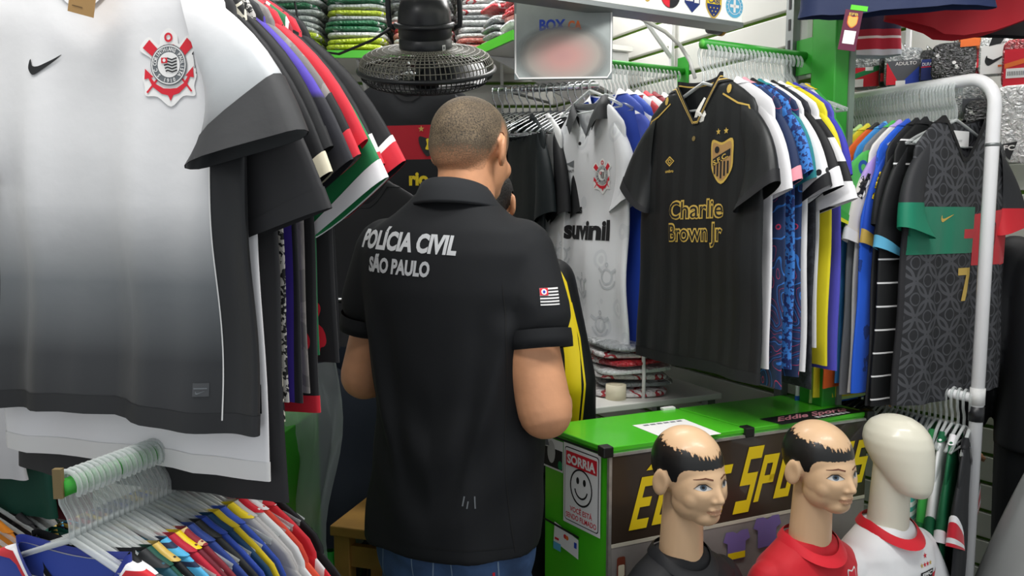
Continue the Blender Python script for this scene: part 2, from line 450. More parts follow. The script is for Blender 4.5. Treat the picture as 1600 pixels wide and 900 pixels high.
# ceiling lamps
for (lx, ly, lz, p), lw in zip(LAMPS, ('the left hand jerseys', 'the counter mannequins', 'the chrome back rail', 'the white rack')):
    t = empty('ceiling_lamp', (lx, ly, lz), 0, 'white rectangular ceiling lamp above '+lw, 'lamp', 'ceiling lamps')
    MB().box((-0.58, -0.15, -0.02), (0.58, 0.15, 0.08)).build('housing', M_whitepipe, t)
    MB().box((-0.55, -0.125, -0.026), (0.55, 0.125, -0.021)).build('diffuser', mat('lamp_diffuser', '#ffffff', 0.5, emit=3.0), t)

# green corner post and slotted upright at the free end of the right wall
c = wall_pt(-0.085); rzw = math.atan2(-0.891, 0.454)
t = empty('corner_post', (c.x, c.y, 0), rzw, 'bright green painted post at the end of the slatwall', 'post')
MB().box((-0.055, -0.045, 0), (0.03, 0.01, 2.7)).build('post', M_rail_green, t, bevel=0.004)
MB().box((-0.02, 0.0102, 0), (0.034, 0.03, 2.7)).build('edge_strip', mat('post_edge', '#78887a', 0.5), t)
c = wall_pt(0.055, 0.03)
t = empty('slotted_upright', (c.x, c.y, 0), rzw, 'grey slotted metal upright on the wall beside the green post', 'upright')
MB().box((-0.014, -0.014, 0.6), (0.014, 0.014, 2.7)).build('channel', M_galv, t)
me = None
for i in range(16):
    z = 1.45+i*0.06
    if me is None: o = MB().box((-0.004, -0.0155, -0.016), (0.004, -0.0145, 0.016)).build('slot', M_black, t); me = o.data
    else: o = link('slot', me, None, t, smooth=False)
    o.location = (0, 0, z)

# ------------------------------------------------------------------ hangers
def hanger_mesh(half=0.172, drop=0.062, r=0.0038, hook=0.021, neck=0.085):
    mb = MB(); pts = []
    for i in range(13):
        a = math.radians(-35+i*245/12.0); pts.append((hook*math.cos(a), 0, neck+hook*math.sin(a)))
    pts += [(-0.016, 0, neck-0.028), (-0.004, 0, neck-0.045), (0, 0, 0.03), (0, 0, 0)]
    mb.tube(pts, r, 6)
    mb.tube([(-half, 0, -drop), (-half*0.75, 0, -drop*0.68), (-0.05, 0, -0.012), (0, 0, 0.006), (0.05, 0, -0.012), (half*0.75, 0, -drop*0.68), (half, 0, -drop)], r*1.25, 6)
    mb.tube([(-half, 0, -drop), (half, 0, -drop-0.004)], r*0.8, 5)
    return mb.mesh('hanger')
H_ad = hanger_mesh(); H_ad.materials.append(M_clear)
H_sm = hanger_mesh(0.11, 0.045, 0.0038); H_sm.materials.append(M_clear)
H_ch = hanger_mesh(0.2, 0.09, 0.003); H_ch.materials.append(M_chrome)
H_bk = hanger_mesh(0.11, 0.045, 0.0045); H_bk.materials.append(M_blackplastic)
for m_ in (H_ad, H_sm, H_ch, H_bk): m_.polygons.foreach_set('use_smooth', [True]*len(m_.polygons))
def hang(me, loc, rz, label, group, tilt=0.0):
    o = bpy.data.objects.new('clothes_hanger', me); COL.objects.link(o); o.location = loc; o.rotation_euler = (0, tilt, rz)
    return tag(o, label, 'hanger', group)

# ------------------------------------------------------------------ jerseys
def interp(tab, z):
    for (a, va), (b, vb) in zip(tab, tab[1:]):
        if a >= z >= b: t = (a-z)/(a-b) if a != b else 0; return va+(vb-va)*t
    return tab[0][1] if z > tab[0][0] else tab[-1][1]
def jersey(label, loc, rz, body, sleeve=None, cuff=None, collar=None, L=0.72, hw=0.26, sh=0.22, nw=0.085, nd=0.08, vneck=False, th=0.011,
           sl=0.27, sa=55, cw=0.15, folds=0.006, nf=3.0, seed=0, nu=36, nv=22, group=None, name='jersey', cat='jersey', bands=None, polo=False, tilt=0.0,
           sth=None, sy=0.0, long=False, hemwave=0.004, sides=(1, -1), hem=None, inset=None, bulge=0.0, pd=None):
    rnd = random.Random(seed*17+3); ph = rnd.uniform(0, 6.28); ph2 = rnd.uniform(0, 6.28)
    sleeve = sleeve or body; collar = collar or sleeve; sth = sth or th*1.12
    t = empty(name, loc, rz, label, cat, group); t.rotation_euler = (0, tilt, rz)
    wt = [(0, nw), (-0.012, nw+0.035), (-0.04, nw+(sh-nw)*0.62), (-0.068, sh-0.012), (-0.09, sh), (-0.14, sh+0.004), (-0.25, hw-0.012), (-0.42, hw-0.006), (-L, hw)]
    def S(a, z, off=0.0):
        zz = max(-L, min(0, z)); w = interp(wt, zz); tt = interp([(0, 0.010), (-0.1, th*0.85), (-0.3, th), (-L, th*1.05)], zz)
        c, s = math.cos(a), math.sin(a); x = (w+off)*math.copysign(abs(c)**0.75, c); y = (tt+off)*math.copysign(abs(s)**0.75, s)
        A = folds*min(1, max(0, (-zz-0.08)/0.4))
        y += A*(0.65*math.sin(nf*math.pi*x/hw+ph+zz*1.5)+0.35*math.sin(2.1*nf*math.pi*x/hw+ph2-zz*3))
        y += 0.45*A*math.sin(zz*16+ph2+4*x)
        if bulge and s < 0: y -= bulge*math.exp(-((zz+0.22)/0.16)**2)*(1-min(1, abs(x)/w)**2)
        zo = z
        if s < 0.05:
            k = abs(x)/nw; g = max(0, 1-k) if vneck else max(0, 1-k*k)
            zo -= nd*g*max(0, 1+zz/0.27)*min(1, (0.05-s)*3)
        else: zo -= 0.012*max(0, 1-(x/nw)**2)*max(0, 1+zz/0.2)
        if zz < -0.5*L: zo += hemwave*math.sin(3*x/hw+ph)*(-zz-0.5*L)/(0.5*L)
        return Vector((x, y, zo))
    zs = [0, -0.012, -0.026, -0.04, -0.055, -0.068, -0.08, -0.09]
    zs += [-0.09-(L-0.09)*((i+1)/(nv-7)) for i in range(nv-7)]
    mb = MB(); mb.grid([[S(2*math.pi*(k+0.5)/nu, z) for k in range(nu)] for z in zs], True)
    bo = mb.build('body', body, t, True)
    if hem: MB().grid([[S(2*math.pi*(k+0.5)/nu, z, 0.0015) for k in range(nu)] for z in (-L+0.028, -L+0.012, -L-0.0015)], True).build('hem', hem, t, True)
    if inset:  # side insets of another cloth
        for s in (1, -1):
            MB().grid([[S((0 if s > 0 else math.pi)-s*q, z, 0.0012) for q in (-0.34, -0.2, -0.07, 0.07, 0.2, 0.34)] for z in zs[9:]]).build('side_panel', inset, t, True)
    for s in sides:
        ang = math.radians(sa+rnd.uniform(-4, 4)); d = Vector((s*math.cos(ang), 0, -math.sin(ang))); pin = Vector((-s*math.sin(ang), 0, -math.cos(ang)))
        P0 = Vector((s*(sh-0.05), 0, -0.062)); V0 = Vector((s*(hw-0.055), 0, -0.235)); U1 = Vector((s*(sh-0.02), 0, -0.07))+d*sl; V1 = U1+(pin if pd is None else Vector((-s*math.cos(math.radians(pd)), 0, -math.sin(math.radians(pd)))))*cw
        out = Vector((s*math.sin(ang), 0, math.cos(ang))); p3 = rnd.uniform(0, 6.28)
        def R(q, k, off=0.0):
            U = P0.lerp(U1, q)+out*(0.028*math.sin(math.pi*min(1, q*0.93+0.04))); V = V0.lerp(V1, q)
            c = (U+V)/2; hv = (U-V)/2; a = 2*math.pi*k/20; e = 1+off/max(0.02, hv.length)
            th_ = sth*(0.8+0.5*q)+off
            p = c+hv*(math.copysign(abs(math.cos(a))**0.8, math.cos(a))*e)
            p.y = math.copysign(abs(math.sin(a))**0.8, math.sin(a))*th_+sy*q*q+0.5*folds*q*math.sin(3.2*math.cos(a)+p3)
            return p
        qs = [i/9 for i in range(10)]
        so = MB().grid([[R(q, k) for k in range(20)] for q in qs], True).build('sleeve', sleeve if not isinstance(sleeve, tuple) else sleeve[0 if s > 0 else 1], t, True)
        if cuff:
            q0 = 1-0.028/sl
            if isinstance(cuff, list):
                for (qa, qb, cm) in cuff: MB().grid([[R(1-a/sl, k, 0.0018) for k in range(20)] for a in (qa, (qa+qb)/2, qb)], True).build('cuff', cm, t, True)
            else: MB().grid([[R(q, k, 0.0018) for k in range(20)] for q in (q0, 1, 1.006)], True).build('cuff', cuff, t, True)
    def C(k, z, off): return S(2*math.pi*(k+0.5)/nu, z, off)
    if polo:
        rows = [(0.0, 0.002), (0.03, 0.004), (0.033, 0.011), (0.0, 0.022), (-0.045, 0.034)]
        ks = [k for k in range(nu+1)]
        k0 = int(nu*0.79)
        MB().grid([[C((k0+k) % nu, 0, off)+Vector((0, 0, dz-0.01)) for k in range(int(nu*0.93))] for dz, off in rows]).build('collar', collar, t, True)
    elif bands:
        for z0, z1, bm_ in bands:
            MB().grid([[C(k, min(0, z), 0.003)+Vector((0, 0, max(0, z))) for k in range(nu)] for z in (z0, (z0+z1)/2, z1)], True).build('collar_band', bm_, t, True)
    else:
        MB().grid([[C(k, min(0, z), 0.003)+Vector((0, 0, max(0, z))) for k in range(nu)] for z in (0.005, -0.006, -0.016)], True).build('collar', collar, t, True)
    t['_body'] = bo.name
    return t, bo
def clean(t):
    if '_body' in t.keys(): del t['_body']
def front_map(bo): return ray_map(bvh_of(bo), (0, -0.3, 0), (1, 0, 0), (0, 0, 1), 0.6)
def F(hexcol, **kw): return fab('cloth_'+hexcol.lstrip('#')+''.join(str(v) for v in kw.values()), hexcol, **kw)

# --- crests and marks
def corinthians(sc, ox, oy):
    """anchor, oars and ring crest; unit height about 1"""
    X = lambda s: xf(s, sc, None, ox, oy)
    patch = smooth_poly([(0, 0.53), (-0.13, 0.43), (-0.16, 0.3), (-0.32, 0.42), (-0.47, 0.25), (-0.27, 0.1), (-0.3, -0.1), (-0.42, -0.12), (-0.39, -0.28), (-0.37, -0.4), (-0.2, -0.42), (0, -0.56),
                         (0.2, -0.42), (0.4, -0.42), (0.39, -0.28), (0.43, -0.12), (0.3, -0.1), (0.27, 0.1), (0.47, 0.25), (0.32, 0.42), (0.16, 0.3), (0.13, 0.43)], 4)
    Ls = [(X(patch), M_white, 0.0012)]
    red = [ringf(0, 0.4, 0.035, 0.065, 20), rrect(-0.1, 0.22, 0.1, 0.3, 0.03)]
    for s in (-1, 1):
        red.append(poly((s*0.2, 0.16), (s*0.13, 0.2), (s*0.3, 0.38), (s*0.41, 0.27), (s*0.24, 0.13)))
        red.append(stroke([(0, -0.36), (s*0.12, -0.34), (s*0.24, -0.26), (s*0.33, -0.12)], [0.1, 0.08, 0.06, 0.03]))
        red.append(poly((s*0.38, -0.02), (s*0.25, -0.14), (s*0.39, -0.17)))
        red.append(stroke([(s*0.18, -0.16), (s*0.35, -0.36)], 0.028))
    red.append(poly((0, -0.48), (-0.07, -0.34), (0.07, -0.34)))
    Ls += [(X(merge(*red)), M_red, 0.002), (X(circ(0, 0.02, 0.285)), M_grey, 0.0026), (X(ringf(0, 0.02, 0.255, 0.27)), M_white, 0.003), (X(circ(0, 0.02, 0.175)), M_white, 0.003)]
    Ls.append((X(arctext('S C CORINTHIANS PAULISTA', 0, 0.02, 0.19, 0.055, math.pi/2, 4.6)), M_white, 0.0032))
    Ls.append((X(arctext('1910', 0, 0.02, 0.19, 0.055, -math.pi/2, 0.7, True)), M_white, 0.0032))
    st = []
    for i in range(5):
        y = 0.1-i*0.042; st.append(stroke([(-0.1+0.012*i, y), (-0.02, y+0.012), (0.05, y-0.012), (0.13, y+0.01)], 0.02))
    Ls += [(X(merge(*st)), M_black, 0.0036), (X(rect(-0.115, 0.045, -0.02, 0.12)), M_red, 0.0038), (X(circ(-0.067, 0.083, 0.024, 12)), M_white, 0.004)]
    return Ls
def swoosh(sc, ox, oy, m, h=0.0015):
    s = smooth_poly([(-0.5, 0.1), (-0.53, -0.08), (-0.38, -0.24), (-0.1, -0.13), (0.55, 0.22), (0.1, 0.07), (-0.22, -0.03), (-0.4, 0.0), (-0.44, 0.16)], 4)
    return (xf(s, sc, None, ox, oy), m, h)
def shield(sc, ox, oy, fill, edge, h=0.0012, k=1.0):
    o = smooth_poly([(-0.4, 0.5), (0, 0.42), (0.4, 0.5), (0.44, 0.1), (0.38, -0.25), (0, -0.56), (-0.38, -0.25), (-0.44, 0.1)], 4)
    return [(xf(o, sc*k, sc, ox, oy), edge, h), (xf(o, sc*k*0.86, sc*0.86, ox, oy), fill, h+0.0008)]

# ================================================================== left upper rail
YL = math.radians(-19); RL = Vector((0.3256, 0.9455, 0))
C0 = W(143, 5, 1.2); C0.z += 0.08
t = empty('garment_rail', (C0.x, C0.y, C0.z+0.105), 0, 'chrome garment rail carrying the left hand jerseys', 'rail')
MB().tube([-RL*0.12, RL*0.55], 0.0125, 12).build('rod', M_chrome, t, True)
for k in (0.0, 0.5): MB().tube([RL*k+Vector((0, 0, 0.012)), RL*k+Vector((0, 0, 2.7-C0.z-0.105))], 0.006, 8).build('drop_rod', M_chrome, t, True)
def rail_l(s): return C0+RL*s
GU = 'jerseys on the left upper rail'
grad = fab('cloth_white_to_black', '#eeedee', 'ramp', stops=[(0.0, '#2a2b2d'), (0.14, '#35373a'), (0.30, '#777b7e'), (0.47, '#dcdcdd'), (1.0, '#ecebec')], lo=-0.72, hi=0.0, rough=0.4, sheen=0.1, side=(0.219, -0.26, '#232426'))
gsl = fab('cloth_sleeve_fade', '#eeedee', 'ramp', stops=[(0.0, '#333436'), (0.3, '#4a4c4e'), (0.62, '#b9bdc0'), (0.9, '#ecebec')], lo=-0.38, hi=-0.08, rough=0.45)
charc = F('#2e2e30'); blk = F('#17181b'); wht = F('#eeedef'); wht2 = F('#e4e3e2')
j, bo = jersey('white jersey fading to black with red anchor crest, frontmost on left rail', rail_l(0), YL, grad, gsl, [(0.085, 0.0, F('#2a2b2d'))], F('#e9e8ea'), L=0.715, hw=0.279, th=0.022, sl=0.295, sa=52, cw=0.19, pd=14,
               folds=0.016, nf=2.6, seed=4, nu=96, nv=44, hem=F('#2b2c2e'), sy=-0.045, sth=0.026, hemwave=0.008)
fm = front_map(bo)
decal('crest', corinthians(0.102, 0.157, -0.186), j, fm, 0.012, 'red and grey anchor and oars crest')
decal('swoosh', [swoosh(0.06, -0.077, -0.170, M_black)], j, fm, 0.01)
decal('size_label', [(rect(0.180, -0.668, 0.202, -0.648), mat('label_grey', '#4b4d50', 0.6), 0.0012), (rect(0.182, -0.657, 0.200, -0.655), M_grey, 0.002), swoosh(0.012, 0.191, -0.662, M_grey, 0.002)], j, fm, 0.01)
decal('side_seam', [(stroke([(0.219, -0.26), (0.219, -0.45), (0.219, -0.6), (0.219, -0.705)], 0.0018), M_white, 0.0016)], j, fm, 0.02)
# hang tag of brown card
o = MB().box((-0.024, -0.0012, -0.058), (0.024, 0.0012, 0.004)).build('hang_tag', mat('kraft_card', '#b08a56', 0.75, var=0.06), j)
o.location = (0.047, -0.052, -0.055); o.rotation_euler = (0.05, 0.28, 0)
decal('tag_print', [(rect(-0.016, -0.049, 0.004, -0.0475), mat('card_ink', '#6d5230', 0.7), 0.0018)], j, lambda x, y, h: o.matrix_basis @ Vector((x, -h, y)))
clean(j)
lat = fab('cloth_black_lattice', '#1b1b1d', 'crackle', scale=40, stops=[(0, '#d8d3c2'), (0.06, '#1b1b1d')])
speck = fab('cloth_speckle', '#222222', 'camo', scale=140, stops=[(0, '#17181a'), (0.5, '#b9b6b2')])
purp = fab('cloth_purple_black', '#3b2383', 'bands', axis='X', lo=-0.3, hi=0.3, stops=[(0, '#16161c'), (0.86, '#3f2a9a'), (0.93, '#17171f')])
purs = fab('cloth_purple_sleeve', '#3b2383', 'ramp', lo=-0.36, hi=-0.08, stops=[(0, '#191a21'), (0.5, '#1b1b25'), (0.54, '#4a36a6'), (1, '#4a36a6')])
camo = fab('cloth_grey_camo', '#7d7977', 'camo', scale=16, stops=[(0, '#6f6b69'), (0.48, '#85807d'), (0.58, '#7a7573')])
flu = fab('cloth_tricolour', '#ffffff', 'stripes', axis='X', scale=14, stops=[(0, '#8d1a2c'), (0.4, '#f0efee'), (0.5, '#0f6b3e'), (0.92, '#f0efee')])
redz = fab('cloth_red_zigzag', '#c4122b', 'camo', scale=9, stops=[(0, '#19191c'), (0.53, '#d01b30'), (0.6, '#19191c')])
rst = F('#cf1f32'); grn = F('#147a45')
ul = [
    (0.030, 'white jersey with charcoal sleeves directly behind the frontmost jersey', wht, charc, charc, charc, dict(L=0.80, hw=0.272, sl=0.37, sa=56, cw=0.2, pd=18, hem=wht2)),
    (0.055, 'charcoal jersey with white sleeve seams behind the white charcoal-sleeved one', charc, charc, charc, blk, dict(L=0.85, hw=0.285, sl=0.30, sa=58)),
    (0.078, 'black jersey with cream lattice print on left rail', lat, blk, M_cream, blk, dict(L=0.72, hw=0.27, sl=0.31)),
    (0.100, 'black jersey with speckled side panel on left rail', speck, blk, blk, blk, dict(L=0.70, hw=0.262, sl=0.27)),
    (0.124, 'purple and black jersey with purple shoulders on left rail', purp, purs, None, blk, dict(L=0.70, hw=0.275, sl=0.30, sa=54)),
    (0.148, 'grey camouflage jersey with black and red cuffs on left rail', camo, camo, [(0.1, 0.04, blk), (0.04, 0.0, rst)], blk, dict(L=0.69, hw=0.27, sl=0.29, sa=55)),
    (0.172, 'red and black zigzag jersey with red sleeves on left rail', redz, rst, None, rst, dict(L=0.73, hw=0.275, sl=0.27, sa=52, hem=rst)),
    (0.196, 'green jersey with white cuffs and tricolour stripes on left rail', flu, grn, wht, wht, dict(L=0.64, hw=0.26, sl=0.33, sa=52, cw=0.17)),
    (0.222, 'black and red jersey with red piping near the far end of left rail', redz, blk, [(0.05, 0.02, M_white), (0.02, 0, rst)], rst, dict(L=0.66, hw=0.275, sl=0.30, sa=55)),
    (0.248, 'plain black jersey with red and white cuffs, last on left rail', blk, blk, [(0.045, 0.034, M_white), (0.034, 0, rst)], rst, dict(L=0.64, hw=0.265, sl=0.31, sa=54)),
]
for i, (s, lb, b_, sl_, cf, co, kw) in enumerate(ul):
    j, bo = jersey(lb, rail_l(s), YL, b_, sl_, cf, co, seed=i+20, th=0.009, sth=0.010, group=None, **kw)
    if i == 0:
        fm = front_map(bo); decal('size_label', [(rect(0.235, -0.70, 0.262, -0.655), M_black, 0.0012)], j, fm, 0.01)
    if i == 4:
        fm = front_map(bo); decal('size_label', [(rect(0.215, -0.625, 0.245, -0.59), M_black, 0.0012), (merge(stroke([(0.216, -0.624), (0.244, -0.624), (0.244, -0.591), (0.216, -0.591), (0.216, -0.624)], 0.0016)), M_white, 0.0018), swoosh(0.02, 0.23, -0.603, M_white, 0.002), (textfit('FAG', 0.23, -0.619, 0.018, 0.006), M_white, 0.002)], j, fm, 0.01)
    clean(j)
for s in [0.0]+[u[0] for u in ul]:
    hang(H_ad, rail_l(s)+Vector((0, 0, -0.01)), YL, 'clear plastic hanger holding the %s jersey from the front on left upper rail' % nth(1+[0.0]+[u[0] for u in ul].index(s) if False else 1+([0.0]+[u[0] for u in ul]).index(s)), 'clear hangers on the left upper rail')

# ================================================================== left lower rail
J0 = W(113, 850, 1.05); ZJ = J0.z
def rail_b(s): return Vector((J0.x, J0.y, ZJ))+RL*s
t = empty('garment_rail', (J0.x, J0.y, ZJ+0.085), 0, 'green garment rail carrying the left lower jerseys', 'rail')
MB().tube([-RL*0.012, RL*0.44], 0.0125, 12).build('rod', M_rail_green, t, True)
MB().box((-0.006, -0.004, -0.012), (0.006, 0.004, 0.03)).build('end_stop', mat('raw_wood_end', '#7c6a45', 0.7), t, loc=-RL*0.016)
MB().box((-0.02, -0.02, -ZJ-0.085), (0.02, 0.02, 0.02)).build('leg', M_rail_green, t, loc=RL*0.45)
LB = 'clear plastic hanger on the green left lower rail'
bluew = F('#2b46a8')
ll = [
    (0.000, 'blue jersey with white and red striped collar, frontmost on lower left rail', bluew, bluew, None, None, dict(nw=0.10, nd=0.09, nu=48, bands=[(0.012, 0.0, F('#2f3f9c')), (0.0, -0.008, F('#f1f0f2')), (-0.008, -0.020, F('#d3222f'))], L=0.62)),
    (0.016, 'grey and black jersey with white collar trim on lower left rail', F('#77787a'), blk, None, wht, dict(bands=[(0.012, -0.004, blk), (-0.004, -0.016, wht)])),
    (0.030, 'teal and charcoal jersey on lower left rail', F('#1c5566'), F('#2a2c2e'), None, None, {}),
    (0.044, 'dark green jersey with orange cuffs on lower left rail', F('#0e4a3c'), F('#0e4a3c'), M_orange, None, {}),
    (0.058, 'black jersey with yellow collar on lower left rail', blk, blk, None, M_gold, {}),
    (0.072, 'light blue striped jersey on lower left rail', fab('cloth_sky_stripe', '#49a9d8', 'stripes', axis='Z', scale=42, stops=[(0, '#4fb0de'), (0.7, '#1d2c4c')]), None, None, None, {}),
    (0.086, 'crimson jersey on lower left rail', F('#c01a34'), F('#c01a34'), None, None, {}),
    (0.100, 'maroon jersey with yellow cuffs on lower left rail', F('#6f1a2b'), F('#6f1a2b'), M_yellow, M_yellow, {}),
    (0.114, 'maroon jersey with red striped sleeves on lower left rail', F('#7d1e2c'), fab('cloth_maroon_stripe', '#8d2030', 'stripes', axis='X', scale=30, stops=[(0, '#8d2030'), (0.75, '#dfc18a')]), None, None, {}),
    (0.128, 'dark blue jersey between maroon and charcoal on lower left rail', F('#203c86'), None, None, None, {}),
    (0.142, 'charcoal jersey on lower left rail', F('#2b2c2c'), None, None, None, {}),
    (0.156, 'royal blue jersey beside the charcoal one on lower left rail', F('#2343a0'), None, None, None, {}),
    (0.170, 'petrol blue jersey on lower left rail', F('#173e5e'), None, None, None, {}),
    (0.186, 'bright yellow jersey on lower left rail', F('#e6c81e'), None, None, None, {}),
    (0.202, 'royal blue jersey behind the bright yellow one on lower left rail', F('#2a4cae'), None, None, None, {}),
    (0.216, 'pale grey jersey with yellow edging on lower left rail', F('#b9b6b4'), None, M_yellow, M_yellow, {}),
    (0.230, 'light grey jersey on lower left rail', F('#c3c0bf'), None, None, None, {}),
    (0.246, 'white jersey with red shoulder stripe on lower left rail', F('#ececec'), None, M_red, M_red, {}),
    (0.262, 'orange red and white jersey on lower left rail', F('#dd4632'), F('#ee5436'), wht, wht, {}),
    (0.278, 'red and white striped jersey on lower left rail', F('#d82a36'), fab('cloth_red_white', '#d82a36', 'stripes', axis='X', scale=26, stops=[(0, '#d82a36'), (0.55, '#efefef')]), None, None, {}),
    (0.296, 'black jersey at the far end of lower left rail', blk, None, None, None, {}),
]
for i, (s, lb, b_, sl_, cf, co, kw) in enumerate(ll):
    k = dict(L=0.64, hw=0.245, sh=0.215, nw=0.095, sl=0.24, sa=58, cw=0.14, th=0.0062, sth=0.0066, folds=0.003, nu=28, nv=16)
    k.update(kw)
    j, bo = jersey(lb, rail_b(s)+Vector((0, 0, -0.012)), YL+math.radians(random.Random(i).uniform(-2, 2)), b_, sl_, cf, co, seed=i+60, **k); clean(j)
for i in range(32):
    s = 0.0+i*0.0098
    hang(H_ad, rail_b(s), YL+math.radians(random.Random(i+7).uniform(-4, 4)), 'clear hanger, %s from the near end of the green left lower rail' % nth(i+1), 'clear hangers on the green left lower rail')

# ================================================================== far left rack seen under the hems (two tiers)
t = empty('side_rack', (-1.16, 1.9, 0), math.radians(-19), 'two tier clothes rack by the left wall', 'rack')
for z in (0.91, 1.46): MB().tube([(0.0, -0.28, z), (0.0, 0.3, z)], 0.011, 10).build('rod', M_chrome, t, True)
for y in (-0.3, 0.32): MB().tube([(0.0, y, 0), (0.0, y, 2.1)], 0.014, 10).build('post', M_galv, t, True)
YB = math.radians(-19)
def wr(k, z): return Vector((-1.16, 1.9, z))+RL*k
tri = fab('cloth_green_triangles', '#2fa64a', 'crackle', scale=26, stops=[(0, '#1c6b38'), (0.16, '#37b352')])
splat = fab('cloth_white_splatter', '#dedbd6', 'camo', scale=30, stops=[(0, '#26262a'), (0.36, '#dedbd6')])
for k, (s, lb, b_, kw) in enumerate([
        (-0.20, 'pale grey jersey on the far left rack', F('#c9c9cc'), dict(L=0.45, hw=0.155)), (-0.15, 'dark green jersey beside the maroon one on the far left rack', F('#12483a'), dict(L=0.55, hw=0.18)),
        (-0.10, 'maroon jersey with a small navy mark on the far left rack', F('#5d1722'), dict(L=0.57, hw=0.235)), (-0.05, 'navy jersey behind the maroon one on the far left rack', F('#24344f'), dict(L=0.46, hw=0.25))]):
    j, bo = jersey(lb, wr(s, 1.36), YB, b_, seed=k+200, th=0.016, sl=0.15, sh=0.16, **kw); clean(j)
    hang(H_ad, wr(s, 1.365), YB, 'clear hanger, %s from the near end of the upper far left bar' % nth(k+1), 'clear hangers on the far left rack')
for k, (s, lb, b_, c_, kw) in enumerate([
        (-0.22, 'orange jersey on the lower far left rack', F('#e58a1c'), None, {}), (-0.17, 'black and grey jersey on the lower far left rack', F('#2c2c2f'), None, {}),
        (-0.12, 'white jersey with dark splatter on the lower far left rack', splat, None, dict(hw=0.23)), (-0.07, 'bright green jersey with triangle print on the lower far left rack', tri, F('#1f7a45'), dict(hw=0.25)),
        (-0.02, 'dark green jersey with lime stripe on the lower far left rack', F('#1f5a3c'), F('#b7d62a'), dict(hw=0.25))]):
    j, bo = jersey(lb, wr(s, 0.81), YB, b_, None, c_, c_, L=0.44, seed=k+230, th=0.016, sl=0.18, sh=0.18, **dict(dict(hw=0.2), **kw)); clean(j)
for k in range(14):
    hang(H_ad, wr(-0.25+k*0.024, 0.825), YB, 'clear hanger, %s from the near end of the lower far left bar' % nth(k+1), 'clear hangers on the lower far left rack')

# ================================================================== green rod with the black jersey (right)
YR = math.radians(-63); RR = Vector((0.891, 0.454, 0))
def wall_rod(name, near, length, label, m=M_rail_green, r=0.0135):
    t = empty(name, near, 0, label, 'rail')
    MB().tube([Vector((0, 0, 0)), RR*length], r, 14).build('rod', m, t, True)
    MB().tube([-RR*0.002, RR*0.003], r*0.8, 14).build('end_cap', mat('green_end', '#63c94e', 0.5), t, True)
    e = RR*length
    MB().box((-0.006, -0.03, -0.05), (0.006, 0.03, 0.05)).build('wall_plate', m, t, loc=e, rz=math.atan2(RR.y, RR.x))
    return t
R3 = W(1097, 68, 2.1)
wall_rod('green_rod', R3, 0.385, 'green rod sticking out of the wall above the black and gold jersey')
Z3 = R3.z-0.10
def rod3(s): return Vector((R3.x, R3.y, Z3))+RR*s
sat = fab('cloth_black_satin', '#1d1f20', 'stripes', axis='X', scale=18, stops=[(0, '#1c1e1f'), (0.5, '#212324')], rough=0.42, sheen=0.05)
j, bo = jersey('black jersey with gold crest and gold band lettering hanging over the counter', rod3(0.012)+W(1089, 100, 2.1)-W(1097, 100, 2.1), YR, sat, sat, blk, blk, L=0.775, hw=0.248, sh=0.215, nw=0.085, nd=0.12, vneck=True,
               th=0.018, sl=0.235, sa=58, cw=0.15, folds=0.008, nf=2.2, seed=11, nu=72, nv=40, sth=0.02, sy=-0.02,
               bands=[(0.014, 0.004, blk), (0.004, 0.0005, M_gold), (0.0005, -0.005, blk), (-0.005, -0.0085, M_gold), (-0.0085, -0.015, blk)], hem=F('#1a1c1d'))
fm = front_map(bo)
LY = [(xf(merge(stroke([(-0.5, 0), (0, 0.34), (0.5, 0), (0, -0.34), (-0.5, 0), (0, 0.34)], 0.13), stroke([(-0.22, 0), (0, 0.15), (0.22, 0), (0, -0.15), (-0.22, 0)], 0.09)), 0.036, None, -0.098, -0.205), M_gold, 0.0015),
      (textfit('umbro', -0.098, -0.236, 0.036, 0.008, 0.03), M_gold, 0.0015)]
decal('maker_mark', LY, j, fm, 0.01)
cx, cz = 0.112, -0.215
gb = shield(0.108, cx, cz, mat('crest_bronze', '#b08a58', 0.5), M_gold, k=0.85)
bars = merge(*[rect(cx-0.028+i*0.0122, cz-0.046+abs(i-2)*0.006, cx-0.028+i*0.0122+0.0065, cz-0.002) for i in range(5)])
gb += [(bars, M_black, 0.0026), (poly((cx-0.032, cz+0.005), (cx+0.032, cz+0.029), (cx+0.032, cz+0.011), (cx-0.032, cz-0.013)), M_black, 0.0028), (xf(textfit('S.F.C.', 0, 0, 0.056, 0.012, 0.03), 1, None, cx-0.001, cz-0.002, 0.36), M_gold, 0.0034),
       (circ(cx-0.016, cz+0.028, 0.009, 12), M_black, 0.003), (star(cx-0.014, cz+0.074, 0.009), M_gold, 0.0015), (star(cx+0.014, cz+0.074, 0.009), M_gold, 0.0015)]
decal('crest', [(a_[0], a_[1], a_[2]+0.001) for a_ in gb], j, fm, 0.005, 'gold striped shield crest with two stars')
for s_, x_, z_, w_ in (('Charlie', 0.018, -0.362, 0.215), ('Brown Jr', 0.018, -0.424, 0.215)):
    LT = [(textfit(s_, x_, z_, w_, 0.047, 0.055, 0.0, 0.03), M_gold, 0.0013), (textfit(s_, x_, z_, w_*0.985, 0.046, 0.0, 0.0, 0.03), M_black, 0.0022)]
    decal('lettering', LT, j, fm, 0.01, 'gold outlined band name lettering')
pip = [(stroke([(0.105, -0.045), (0.16, -0.075), (0.195, -0.085), (0.222, -0.15), (0.245, -0.21)], 0.0045), M_gold, 0.0016), (stroke([(-0.105, -0.045), (-0.16, -0.075), (-0.195, -0.085), (-0.222, -0.15), (-0.245, -0.21)], 0.0045), M_gold, 0.0016),
       (circ(0.125, -0.035, 0.008, 8, 0.012), M_gold, 0.0014), (circ(-0.125, -0.035, 0.008, 8, 0.012), M_gold, 0.0014), (circ(0, -0.15, 0.007, 8), mat('gold_dull', '#7a683a', 0.5), 0.0014)]
